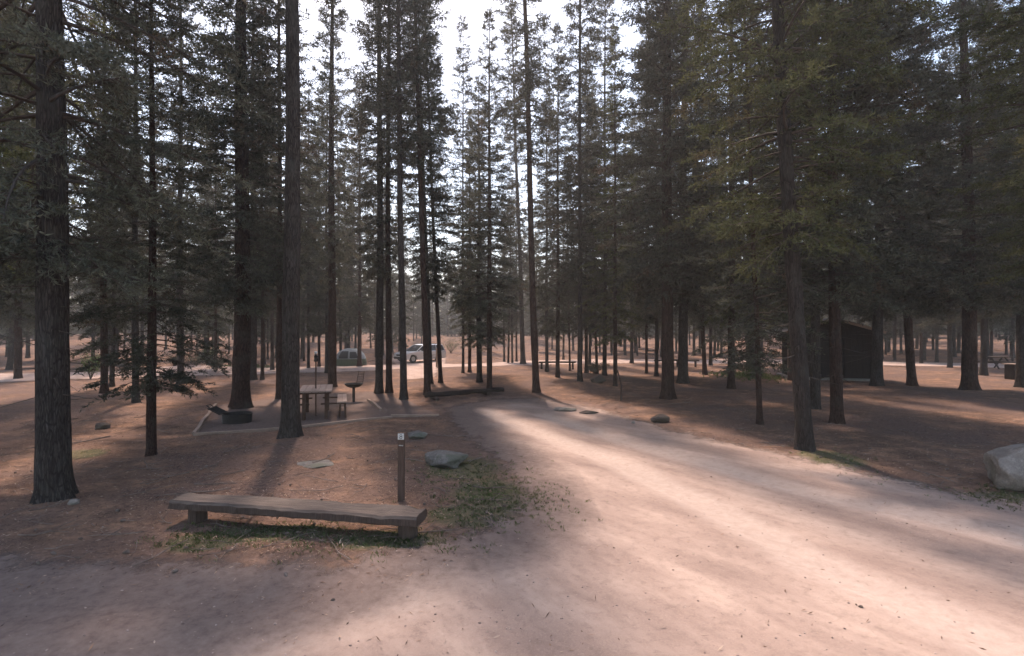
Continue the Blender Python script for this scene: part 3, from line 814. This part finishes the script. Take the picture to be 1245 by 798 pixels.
# ---- lantern pole
def lantern_pole():
    x, y = W(384, 506); e = empty('lantern_pole', (x, y, g1(x, y)), 0); tag(e, 'thin dark lantern pole standing in front of the picnic table', 'pole')
    bm = bmesh.new(); add_tube(bm, [(0, 0, -.1), (0, 0, .9), (.004, 0, 1.72)], .022, 8); obj('pole', bm, RUST, e)
    bm = bmesh.new(); add_lathe(bm, [(.001, 1.50), (.05, 1.505), (.055, 1.53), (.045, 1.60), (.05, 1.66), (.03, 1.70), (.026, 1.71)], 12); obj('lantern_holder', bm, IRON, e)
    bm = bmesh.new(); add_lathe(bm, [(.024, 1.71), (.04, 1.725), (.04, 1.775), (.02, 1.79), (.001, 1.79)], 12); obj('lamp_globe', bm, WHITE, e, smooth=True)
lantern_pole()

# ---- pedestal grill
def pedestal_grill():
    x, y = W(430, 488); e = empty('pedestal_grill', (x, y, g1(x, y)), 0); tag(e, 'black pedestal grill on a single post with raised back grate', 'grill')
    bm = bmesh.new(); add_tube(bm, [(0, 0, -.1), (0, 0, .47)], .045, 10); obj('post', bm, IRON, e)
    bm = bmesh.new(); add_lathe(bm, [(.001, .47), (.13, .475), (.25, .53), (.30, .60), (.315, .60), (.315, .615), (.285, .615), (.24, .55), (.12, .50), (.001, .495)], 28); obj('bowl', bm, IRON, e, smooth=False)
    bm = bmesh.new()
    P = [(.03, .22, .6), (.09, .27, 1.0), (.28, .27, 1.0), (.24, .22, .6)]
    add_tube(bm, P, .012, 6)
    for q in range(1, 7):
        t = q / 7; add_tube(bm, [(.03 + .06 * t, .22 + .05 * t, .6 + .4 * t), (.24 + .04 * t, .22 + .05 * t, .6 + .4 * t)], .008, 6)
    obj('grate', bm, RUST, e)
pedestal_grill()

# ---- hut
def hut():
    x, y = W(1013, 463); y += .2; rz = math.radians(-16); e = empty('hut', (x + .4, y + 1.1, g1(x, y)), rz); tag(e, 'dark wooden camp hut with a low gable roof behind the right-hand trunks', 'hut')
    w, d, h = 3.4, 2.3, 2.3
    bm = bmesh.new(); add_box(bm, (0, 0, -.02), (w + .5, d + .7, .2), bev=.01); obj('concrete_base', bm, simple('old_concrete', (.2, .18, .165), (.3, .28, .26), 6), e)
    bm = bmesh.new()
    for s in (-1, 1):
        add_box(bm, (s * (w / 2 - .05), 0, h / 2 + .08), (.1, d, h), bev=.004)
        n = int(d / .2)
        for q in range(n + 1): add_box(bm, (s * (w / 2 + .012), -d / 2 + d * q / n, h / 2 + .08), (.024, .03, h), bev=.002)
    add_box(bm, (0, d / 2 - .052, h / 2 + .08), (w - .204, .1, h), bev=.004)
    # front wall round a door opening
    for cx_, ww in ((-1.07, 1.14), (1.07, 1.14)): add_box(bm, (cx_, -d / 2 + .052, h / 2 + .08), (ww, .1, h), bev=.004)
    add_box(bm, (0, -d / 2 + .052, 2.2), (.996, .1, .26), bev=.004)
    for q in range(5):
        for s in (-1, 1): add_box(bm, (s * (.56 + .26 * q), -d / 2 - .01, h / 2 + .08), (.026, .024, h), bev=.002)
    # gable boards
    for yy in (-d / 2 + .05, d / 2 - .05):
        v = [bm.verts.new(p) for p in ((-w / 2, yy - .045, h + .08), (w / 2, yy - .045, h + .08), (0, yy - .045, h + .62), (-w / 2, yy + .045, h + .08), (w / 2, yy + .045, h + .08), (0, yy + .045, h + .62))]
        bm.faces.new((v[0], v[1], v[2])); bm.faces.new((v[5], v[4], v[3])); bm.faces.new((v[0], v[3], v[4], v[1])); bm.faces.new((v[1], v[4], v[5], v[2])); bm.faces.new((v[2], v[5], v[3], v[0]))
    obj('wall', bm, HUTWOOD, e)
    bm = bmesh.new(); add_box(bm, (0, -d / 2 + .07, 1.07), (.9, .05, 1.96), bev=.005)
    dr = obj('door', bm, simple('door_paint', (.014, .010, .009), (.024, .018, .015), 5), e)
    bm = bmesh.new(); add_tube(bm, [(.36, -d / 2 + .04, 1.05), (.36, -d / 2 - .02, 1.05), (.27, -d / 2 - .02, 1.05)], .012, 8); obj('handle', bm, STEEL, dr)
    bm = bmesh.new()
    sl = math.atan2(.54, w / 2); ln = math.hypot(.54, w / 2) + .42
    for s in (-1, 1):
        M = Matrix.Translation((0, 0, h + .66)) @ Euler((0, s * sl, 0)).to_matrix().to_4x4()
        add_box(bm, (s * ln / 2, 0, 0), (ln, d + .8, .06), bev=.004, M=M)
    rf = obj('roof', bm, simple('roof_sheet', (.05, .04, .036), (.11, .09, .08), 7, stretch=(1, 9, 1)), e)
    bm = bmesh.new()
    for s in (-1, 1):
        M = Matrix.Translation((0, 0, h + .64)) @ Euler((0, s * sl, 0)).to_matrix().to_4x4()
        add_box(bm, (s * ln / 2, -(d + .8) / 2 - .014, 0), (ln, .026, .13), bev=.003, M=M)
    obj('fascia', bm, PALEWOOD, rf)
    bm = bmesh.new(); add_tube(bm, [(-w / 2 - .28, -d / 2 - .3, -.1), (-w / 2 - .28, -d / 2 - .3, 2.3)], .045, 10); obj('corner_post', bm, PALEWOOD, e)
hut()

# ---- dark bin and table-like board on the right
def bin_():
    x, y = W(1232, 462); e = empty('waste_bin', (x, y, g1(x, y)), .2); tag(e, 'dark box-shaped bin with a pale flat lid at the right border', 'bin')
    bm = bmesh.new(); add_box(bm, (0, 0, .36), (.5, .45, .72), bev=.02); obj('body', bm, HUTWOOD, e)
    bm = bmesh.new(); add_box(bm, (-.04, 0, .75), (.66, .56, .05), bev=.01); obj('lid', bm, PALEWOOD, e)
    x, y = W(1212, 449); e = empty('picnic_table', (x, y, g1(x, y)), .3); tag(e, 'distant dark picnic table between the stout rough pine and the bin', 'table')
    bm = bmesh.new(); add_box(bm, (0, 0, .75), (1.9, .75, .05), bev=.01); obj('tabletop', bm, DARKWOOD, e)
    for s in (-1, 1):
        bm = bmesh.new(); add_box(bm, (0, s * .68, .45), (1.9, .26, .045), bev=.008); obj('bench', bm, DARKWOOD, e)
        bm = bmesh.new()
        for t in (-1, 1): add_box(bm, (s * .65, t * .3, .35), (.08, .07, .9), (t * .55, 0, 0), bev=.005)
        add_box(bm, (s * .7, 0, .42), (.06, 1.5, .08), bev=.005)
        obj('leg', bm, DARKWOOD, e)
bin_()

# ---- car
def car():
    x, y = W(511, 436.6); e = empty('parked_car', (x, y, g1(x, y) + .01), math.radians(226)); tag(e, 'silver-grey sport utility car parked across the far track behind the trunks', 'car')
    k = NT('silver_paint', .28, .6); k.color((.58, .6, .62)); k.b.inputs['Metallic'].default_value = .5; k.b.inputs['Coat Weight'].default_value = .6; PAINT = k.m
    k = NT('car_glass', .06, .6); k.color((.02, .024, .028)); GL = k.m
    k = NT('tyre_rubber', .85, .2); k.color((.018, .018, .018)); TY = k.m
    k = NT('lamp_lens', .1, .6); k.color((.7, .72, .74)); LE = k.m
    k = NT('tail_lens', .2, .6); k.color((.35, .02, .02)); TL = k.m
    PL = simple('bumper_plastic', (.025, .025, .026), (.045, .045, .045), 20, .7, bump=0)
    Lc, hw = 4.4, .9
    # lower body: side profile with wheel arches; x forward
    top = [(-2.2, .62), (-2.17, .95), (-1.95, 1.02), (-.2, 1.0), (.85, .98), (1.55, .93), (2.0, .84), (2.17, .66), (2.18, .42)]
    bot = [(2.1, .32)]
    def arch(cx_): return [(cx_ + .40 * math.cos(a), .36 + .40 * math.sin(a)) for a in [PI * q / 8 for q in range(9)]]
    bot += [(1.8, .27)] + arch(1.36) + [(.9, .25), (-.9, .25)] + arch(-1.36) + [(-1.8, .28), (-2.15, .36)]
    prof = top + bot
    bm = bmesh.new(); rows = []
    for yy, sc_ in ((-hw, .0), (-hw * .96, 1), (hw * .96, 1), (hw, 0)):
        rows.append([bm.verts.new((px_ * (.985 if sc_ == 0 else 1), yy, pz - (.03 if (sc_ == 0 and pz > .8) else 0))) for px_, pz in prof])
    n = len(prof)
    for r in range(3):
        for q in range(n): bm.faces.new((rows[r][q], rows[r][(q + 1) % n], rows[r + 1][(q + 1) % n], rows[r + 1][q]))
    for r in (rows[0], rows[3]):
        f = bm.faces.new(r); bmesh.ops.triangulate(bm, faces=[f])
    bmesh.ops.recalc_face_normals(bm, faces=bm.faces)
    body = obj('body', bm, PAINT, e)
    # cabin
    def frust(pts_low, pts_high, ylow, yhigh, mat, nm, par):
        bm = bmesh.new(); a = []
        for s in (-1, 1):
            a.append([bm.verts.new((px_, s * ylow, pz)) for px_, pz in pts_low] + [bm.verts.new((px_, s * yhigh, pz)) for px_, pz in pts_high])
        A, B = a; m = len(A)
        bm.faces.new(A); bm.faces.new(B[::-1])
        for q in range(m): bm.faces.new((A[q], A[(q + 1) % m], B[(q + 1) % m], B[q]))
        bmesh.ops.recalc_face_normals(bm, faces=bm.faces); return obj(nm, bm, mat, par)
    frust([(-2.05, .99), (.95, .97)], [(.15, 1.50), (-1.85, 1.50)], .84, .70, GL, 'windows', e)
    rf = frust([(-1.93, 1.502), (.2, 1.502)], [(-.1, 1.58), (-1.75, 1.57)], .72, .62, PAINT, 'roof', e)
    for s in (-1, 1):
        for (x0, x1) in ((.98, .2), (-.28, -.3), (-1.15, -1.12), (-2.07, -1.9)):
            bm = bmesh.new(); add_tube(bm, [(x0, s * .852, .985), (x1, s * .712, 1.51)], .035, 6); obj('pillar', bm, PAINT, rf)
    for xx in (1.36, -1.36):
        for s in (-1, 1):
            M = Matrix.Translation((xx, s * (hw - .11), .345)) @ Euler((PI / 2, 0, 0)).to_matrix().to_4x4()
            bm = bmesh.new(); add_lathe(bm, [(.20, -.1), (.325, -.1), (.345, -.07), (.345, .07), (.325, .1), (.20, .1)], 28, M); wh = obj('wheel', bm, TY, e)
            bm = bmesh.new(); add_lathe(bm, [(.001, -.075), (.06, -.085), (.07, -.06), (.19, -.07), (.205, -.09), (.205, .09), (.19, .07), (.07, .06), (.06, .085), (.001, .075)], 20, M); obj('rim', bm, STEEL, wh)
    for s in (-1, 1):
        bm = bmesh.new(); add_box(bm, (2.09, s * .66, .74), (.16, .34, .13), (0, .2, s * -.2), bev=.03); obj('headlight', bm, LE, e)
        bm = bmesh.new(); add_box(bm, (-2.17, s * .76, .88), (.08, .2, .3), bev=.02); obj('tail_light', bm, TL, e)
        bm = bmesh.new(); add_box(bm, (.72, s * 1.0, 1.03), (.12, .2, .13), bev=.03); obj('mirror', bm, PAINT, e)
        bm = bmesh.new(); add_tube(bm, [(-1.6, s * .6, 1.59), (-1.5, s * .6, 1.63), (-.1, s * .6, 1.63), (0, s * .6, 1.58)], .015, 6); obj('roof_rail', bm, PL, e)
    bm = bmesh.new(); add_box(bm, (2.185, 0, .66), (.03, .85, .14), bev=.01); obj('grille', bm, PL, e)
    for s, xx in ((1, 2.17), (-1, -2.17)):
        bm = bmesh.new(); add_box(bm, (xx, 0, .42), (.12, 1.68, .2), bev=.04); obj('bumper', bm, PL, e)
car()

# ---- tent
def tent():
    x, y = W(421, 443.5); e = empty('dome_tent', (x, y + 1, g1(x, y)), .15); tag(e, 'grey and green dome tent pitched beside the far track', 'tent')
    FLY = simple('tent_fly', (.20, .22, .22), (.30, .32, .32), 8, .6, bump=.15); GR = simple('tent_green', (.085, .11, .07), (.13, .15, .09), 8, .7, bump=.15)
    MESHM = simple('tent_mesh', (.03, .033, .035), (.05, .053, .055), 30, .8, bump=0)
    a, b, h = 1.15, 1.0, 1.25
    def P(u, v, k=1.0):
        # squarish dome
        z = h * math.sin(v) ** .9; r = math.cos(v) ** .72
        cu, su = math.cos(u), math.sin(u); q = (abs(cu) ** 3.2 + abs(su) ** 3.2) ** (-1 / 3.2)
        return Vector((a * r * cu * q * k, b * r * su * q * k, z * k))
    def patch(u0, u1, v0, v1, k, nu=40, nv=12):
        bm = bmesh.new(); g = [[bm.verts.new(P(u0 + (u1 - u0) * i / nu, v0 + (v1 - v0) * j / nv, k)) for i in range(nu + 1)] for j in range(nv + 1)]
        for j in range(nv):
            for i in range(nu): bm.faces.new((g[j][i], g[j][i + 1], g[j + 1][i + 1], g[j + 1][i]))
        bmesh.ops.remove_doubles(bm, verts=bm.verts, dist=1e-4); return bm
    obj('lower_skirt', patch(0, 2 * PI, .0, .36, 1.0), GR, e, smooth=True)
    obj('rain_fly', patch(0, 2 * PI, .36, PI / 2, 1.0), FLY, e, smooth=True)
    obj('mesh_door', patch(-PI / 2 - .62, -PI / 2 - .05, .4, .98, 1.012, 14, 10), MESHM, e, smooth=True)
    obj('mesh_window', patch(-PI / 2 + .08, -PI / 2 + .55, .42, .9, 1.012, 14, 10), MESHM, e, smooth=True)
    for u0 in (PI / 4, 3 * PI / 4):
        bm = bmesh.new(); pts = [P(u0, v, 1.015) for v in [PI / 2 * q / 12 for q in range(13)]] + [P(u0 + PI, v, 1.015) for v in [PI / 2 * q / 12 for q in range(11, -1, -1)]]
        add_tube(bm, pts, .012, 6); obj('tent_pole', bm, STEEL, e)
tent()

# ---- small posts and rails
def stake(px, py, h, r, mat, label, lean=0, name='stake', top=None):
    x, y = W(px, py); bm = bmesh.new(); add_tube(bm, [(0, 0, -.1), (.01, 0, h * .5), (lean, 0, h)], [r, r, r * .9], 8)
    o = obj(name, bm, mat, loc=(x, y, g1(x, y))); return tag(o, label, 'post')
stake(755, 487, 1.05, .028, DARKWOOD, 'thin leaning stake at the right verge near the green-boughed pine', -.12)
stake(531, 447, 1.25, .07, PALEWOOD, 'short pale post right of the parked car', name='wooden_post')
stake(1231, 444, 1.0, .05, DARKWOOD, 'small dark post on the ground behind the bin', name='wooden_post')
def rail(px0, px1, py, label):
    a = Vector((*W(px0, py), 0)); b = Vector((*W(px1, py), 0)); m = (a + b) / 2; L = (b - a).length
    e = empty('rail_barrier', (m.x, m.y, g1(m.x, m.y)), math.atan2(b.y - a.y, b.x - a.x)); tag(e, label, 'barrier')
    bm = bmesh.new(); add_tube(bm, [(-L / 2, 0, .45), (0, 0, .47), (L / 2, 0, .45)], .055, 10); obj('rail', bm, DARKWOOD, e, smooth=True)
    for s in (-.42, 0.02, .42):
        bm = bmesh.new(); add_tube(bm, [(L * s, .0, -.1), (L * s, .0, .40)], .07, 10); obj('post', bm, DARKWOOD, e, smooth=True)
rail(655, 700, 449, 'low dark rail along the far track behind the lone trunk')
rail(795, 850, 447, 'low dark rail along the far track behind the stout pair of pines')

# ---- shrubs
def shrub(px, py, w, h, label, seed, mat=LEAFY, n=1500, name='shrub'):
    x, y = W(px, py); z0 = g1(x, y); rg = np.random.default_rng(seed)
    e = empty(name, (x, y, z0)); tag(e, label, 'shrub')
    ns = 16; bm = bmesh.new(); tips = []
    for i in range(ns):
        a = rg.uniform(0, 2 * PI); r = w * rg.uniform(.2, .9); tip = Vector((r * math.cos(a), r * math.sin(a), h * rg.uniform(.5, 1)))
        add_tube(bm, [(0, 0, -.03), tip * .5 + Vector((0, 0, h * .12)), tip], [.014, .009, .004], 5); tips.append(tip)
    obj('stems', bm, TWIG, e)
    ti = rg.integers(0, ns, n); T = np.array([list(t) for t in tips])[ti]; u = rg.uniform(.35, 1.05, n)[:, None]
    c = T * u + np.array([0, 0, h * .12]) * np.sin(PI * np.clip(u, 0, 1)) + rg.normal(0, w * .14, (n, 3))
    c[:, 2] = np.abs(c[:, 2]) + .02
    d = norm(rg.normal(0, 1, (n, 3))) * rg.uniform(.035, .08, (n, 1)); p = norm(np.cross(d, rg.normal(0, 1, (n, 3)))) * .022
    V = np.stack([c, c + d * .5 + p, c + d, c + d * .5 - p], 1).reshape(-1, 3)
    link_mesh('leaves', np_mesh('leaves', V, np.arange(4 * n).reshape(-1, 4), [mat]), e)
for i, (px, py, w, h, lab) in enumerate([
    (212, 449, .8, .8, 'leftmost dark shrub on the mound behind the thin young pine'),
    (238, 447, .8, .9, 'dark shrub in the middle of the mound near the pencil-thin trunks'),
    (262, 455, .9, .8, 'dark shrub just left of the stout pine at the fire ring'),
    (250, 441, 1.2, 1.5, 'tall green shrub behind the shrubs on the mound'),
    (110, 462, .9, 1.2, 'leafy green shrub beside the thick reddish trunk'),
    (548, 431, 1.8, 1.6, 'dark green bush beyond the track right of the parked car'),
    (915, 459, 1.0, .35, 'low bright green plant beside the dark pine right of the crooked sapling'),
    (724, 455, .8, .5, 'low brushy shrub on the mound by the leaning thin pine')]):
    shrub(px, py, w, h, lab, 50 + i, LEAFY if i in (3, 4, 5, 6) else NEEDLE)

# ------------------------------------------------------------------ loose ground cover
def scatter():
    rg = np.random.default_rng(9)
    # needle and bark litter
    N = 110000
    d = 2.6 + 17 * rg.uniform(0, 1, N) ** 1.5; a = np.radians(rg.uniform(-52, 52, N)); x = d * np.sin(a); y = d * np.cos(a)
    sd = sdist_poly(x, y, SPUR); keep = (rg.uniform(0, 1, N) < np.where(sd > .5, .015, np.where(sd > -.3, .2, 1.0)))
    keep &= (vnoise(x / .8, y / .8, 61) + .35 * rg.uniform(0, 1, N) > .5) | (rg.uniform(0, 1, N) < .2)
    keep &= ~((sdist_poly(x, y, PAD) > 0) & (rg.uniform(0, 1, N) < .85))
    x, y, d = x[keep], y[keep], d[keep]; n = len(x); z = gz(x, y) + .008
    th = rg.uniform(0, 2 * PI, n); ln = rg.uniform(.008, .036, n); wd = rg.uniform(.0015, .007, n)
    tz = rg.normal(0, .25, n)
    dr = np.stack([np.cos(th), np.sin(th), tz], 1) * ln[:, None]; pr = np.stack([-np.sin(th), np.cos(th), rg.normal(0, .3, n)], 1) * wd[:, None]
    c = np.stack([x, y, z + np.abs(tz) * ln], 1)
    V = np.stack([c - dr, c + pr, c + dr, c - pr], 1).reshape(-1, 3)
    LIT = NT('needle_litter', .95, .05); geo = LIT.n('ShaderNodeNewGeometry')
    LIT.color(LIT.ramp(geo.outputs['Random Per Island'], [(0, (.05, .034, .028)), (.4, (.17, .105, .075)), (.75, (.32, .205, .14)), (1, (.46, .36, .28))]))
    me = np_mesh('forest_litter', V, np.arange(4 * n).reshape(-1, 4), [LIT.m])
    tag(link_mesh('forest_litter', me), 'scattered dry needles and bark chips on the forest floor', 'litter', kind='stuff')
    # fallen twigs, standing proud of the needles, and cones
    bm = bmesh.new()
    rr = random.Random(77); cnt = 0
    while cnt < 620:
        d_ = 2.9 + 16 * rr.random() ** 1.4; a_ = math.radians(rr.uniform(-50, 50)); X, Y = d_ * math.sin(a_), d_ * math.cos(a_)
        sdv = float(sdist_poly(np.array([X]), np.array([Y]), SPUR)[0])
        if (sdv > -.1 and rr.random() < 1.1) or (float(sdist_poly(np.array([X]), np.array([Y]), PAD)[0]) > 0): continue
        cnt += 1; z0 = g1(X, Y); th_ = rr.uniform(0, 6.28); L_ = rr.choice([.12, .2, .3, .6]) * rr.uniform(.6, 1.3) * (2.0 if cnt % 25 == 0 else 1)
        r_ = .0035 + .010 * L_ * rr.random(); pts = []
        for q in range(4):
            t_ = q / 3 - .5; th_ += rr.uniform(-.15, .15)
            pts.append((X + math.cos(th_) * L_ * t_, Y + math.sin(th_) * L_ * t_, z0 + r_ + .012 + rr.uniform(0, .03) * (1 if q != 1 else .2)))
        add_tube(bm, pts, [r_, r_ * .9, r_ * .8, r_ * .5], 5)
        if L_ > .3:
            for q in (1, 2):
                aa = th_ + rr.choice([-.8, .8]); p = pts[q]
                add_tube(bm, [p, (p[0] + math.cos(aa) * L_ * .3, p[1] + math.sin(aa) * L_ * .3, p[2] + rr.uniform(.0, .07))], [r_ * .6, r_ * .3], 4)
    for q in range(170):
        d_ = 3.2 + 9 * rr.random() ** 1.3; a_ = math.radians(rr.uniform(-48, 48)); X, Y = d_ * math.sin(a_), d_ * math.cos(a_)
        if float(sdist_poly(np.array([X]), np.array([Y]), SPUR)[0]) > .1: continue
        M_ = Matrix.Translation((X, Y, g1(X, Y) + .018)) @ Euler((PI / 2 + rr.uniform(-.3, .3), 0, rr.uniform(0, 6.28))).to_matrix().to_4x4() @ Matrix.Scale(rr.uniform(.7, 1.1), 4)
        add_lathe(bm, [(.001, -.03), (.012, -.026), (.009, -.022), (.017, -.014), (.013, -.01), (.019, -.001), (.014, .003), (.016, .012), (.010, .015), (.009, .024), (.001, .03)], 8, M_)
    tag(obj('fallen_twigs', bm, simple('dead_twig', (.09, .065, .05), (.26, .20, .17), 9, .95, bump=0)), 'fallen twigs, dead sticks and small cones on the forest floor', 'twigs', kind='stuff')
    # pebbles
    N = 2400; d = 2.4 + 13 * rg.uniform(0, 1, N) ** 1.6; a = np.radians(rg.uniform(-52, 52, N)); x = d * np.sin(a); y = d * np.cos(a)
    z = gz(x, y); ico = bmesh.new(); bmesh.ops.create_icosphere(ico, subdivisions=1, radius=1)
    iv = np.array([v.co[:] for v in ico.verts]); ifc = np.array([[v.index for v in f.verts] for f in ico.faces]); ico.free()
    s = np.clip(rg.lognormal(-5.1, .4, N), .003, .0095); Vs = []
    sc3 = np.stack([s * rg.uniform(.7, 1.4, N), s * rg.uniform(.7, 1.4, N), s * rg.uniform(.4, .8, N)], 1)
    VV = iv[None] * sc3[:, None] * (1 + .25 * rg.normal(0, 1, (N, len(iv), 1)) * .6) + np.stack([x, y, z + s * .3 + .004], 1)[:, None]
    FF = ifc[None] + (np.arange(N) * len(iv))[:, None, None]
    PB = NT('pebble_stone', .95, .1); geo = PB.n('ShaderNodeNewGeometry')
    PB.color(PB.ramp(geo.outputs['Random Per Island'], [(0, (.19, .14, .12)), (.6, (.30, .225, .195)), (1, (.45, .36, .31))]))
    me = np_mesh('gravel', VV.reshape(-1, 3), FF.reshape(-1, 3), [PB.m], smooth=False)
    tag(link_mesh('gravel', me), 'loose small pebbles scattered over the dirt road and verge', 'gravel', kind='stuff')
    # grass
    xs, ys = [], []
    for (px, py, rx, ry), cnt in zip(GRASS_BLOBS, (700, 1200, 1400, 1700, 1200, 1000, 900, 1200, 500, 2500, 600, 60)):
        bx, by = W(px, py); n0 = cnt // 7
        cx_ = bx + rg.normal(0, rx * .62, n0); cy_ = by + rg.normal(0, ry * .62, n0)
        xs.append(np.repeat(cx_, 7) + rg.normal(0, .022, n0 * 7)); ys.append(np.repeat(cy_, 7) + rg.normal(0, .022, n0 * 7))
    x = np.concatenate(xs); y = np.concatenate(ys); n = len(x); z = gz(x, y)
    h = rg.uniform(.015, .048, n) * (1 + (y > 20) * 2); th = rg.uniform(0, 2 * PI, n); lean = rg.uniform(.2, 1.1, n) * h
    w = rg.uniform(.0015, .0032, n) * (1 + (y > 20) * 4)
    c = np.stack([x, y, z - .003], 1); dx = np.stack([np.cos(th), np.sin(th), np.zeros(n)], 1); px_ = np.stack([-np.sin(th), np.cos(th), np.zeros(n)], 1)
    m = c + dx * (lean * .4)[:, None] + np.array([0, 0, 1.]) * (h * .65)[:, None]
    tp = c + dx * lean[:, None] + np.array([0, 0, 1.]) * h[:, None]
    V = np.stack([c - px_ * w[:, None], c + px_ * w[:, None], m + px_ * w[:, None] * .7, tp, m - px_ * w[:, None] * .7], 1).reshape(-1, 3)
    GRM = foliage_mat('grass_blades', (.07, .10, .035), (.15, .19, .07), (.22, .17, .10), .3)
    me = np_mesh('grass', V, np.arange(5 * n).reshape(-1, 5), [GRM])
    tag(link_mesh('grass', me), 'sparse short green grass tufts on the bare ground', 'grass', kind='stuff')
scatter()

# ------------------------------------------------------------------ light, air, camera
SUN_AZ = math.radians(-17)      # from +Y towards +X
SUN_EL = math.radians(56)
w = bpy.data.worlds.new('World'); sc.world = w; w.use_nodes = True
bg = w.node_tree.nodes['Background']; sky = w.node_tree.nodes.new('ShaderNodeTexSky'); sky.sky_type = 'NISHITA'
sky.sun_disc = False; sky.sun_elevation = SUN_EL; sky.sun_rotation = SUN_AZ % (2 * PI)
sky.air_density = 1.0; sky.dust_density = 1.3; sky.ozone_density = 1.0; sky.altitude = 0
tn = w.node_tree.nodes.new('ShaderNodeMix'); tn.data_type = 'RGBA'; tn.blend_type = 'MULTIPLY'; tn.inputs[0].default_value = 1
tn.inputs[7].default_value = (1, .92, .83, 1)     # smoke in the air takes some blue out of the sky
w.node_tree.links.new(sky.outputs[0], tn.inputs[6]); w.node_tree.links.new(tn.outputs[2], bg.inputs[0]); bg.inputs[1].default_value = .15
sl = bpy.data.lights.new('sun', 'SUN'); sl.energy = 2.9; sl.angle = math.radians(3.2); sl.color = (1, .80, .68)
so = bpy.data.objects.new('sun', sl); COL.objects.link(so)
sd_ = Vector((math.sin(SUN_AZ) * math.cos(SUN_EL), math.cos(SUN_AZ) * math.cos(SUN_EL), math.sin(SUN_EL)))
so.rotation_euler = sd_.to_track_quat('Z', 'Y').to_euler(); so.location = (0, 0, 40)

HAZE = .0018
if HAZE:
    bm = bmesh.new(); add_box(bm, (0, 120, 24), (700, 480, 52)); 
    m = bpy.data.materials.new('haze_air'); m.use_nodes = True; nt = m.node_tree; nt.nodes.clear()
    o_ = nt.nodes.new('ShaderNodeOutputMaterial'); pv = nt.nodes.new('ShaderNodeVolumePrincipled')
    pv.inputs['Color'].default_value = (.86, .86, .86, 1); pv.inputs['Density'].default_value = HAZE; pv.inputs['Anisotropy'].default_value = .35
    nt.links.new(pv.outputs[0], o_.inputs['Volume'])
    ho = obj('haze', bm, m); ho.location.z = 0; tag(ho, kind='stuff', label='thin pale smoky haze hanging between the trees', cat='haze')

cd = bpy.data.cameras.new('camera'); cam = bpy.data.objects.new('camera', cd); COL.objects.link(cam)
cam.location = (0, 0, CAM_H); cam.rotation_euler = (PI / 2, 0, 0)
cd.sensor_width = 36; cd.lens = 18; cd.shift_y = (HOR - 399) / 1245; cd.clip_end = 2500; cd.clip_start = .05
sc.camera = cam
sc.view_settings.view_transform = 'Standard'; sc.view_settings.look = 'None'; sc.view_settings.gamma = 1
sc.view_settings.exposure = 1.38
sc.cycles.max_bounces = 4; sc.cycles.diffuse_bounces = 2; sc.cycles.glossy_bounces = 2; sc.cycles.transparent_max_bounces = 8; sc.cycles.volume_bounces = 0
sc.cycles.use_denoising = True
sc.cycles.use_adaptive_sampling = True; sc.cycles.adaptive_threshold = .03
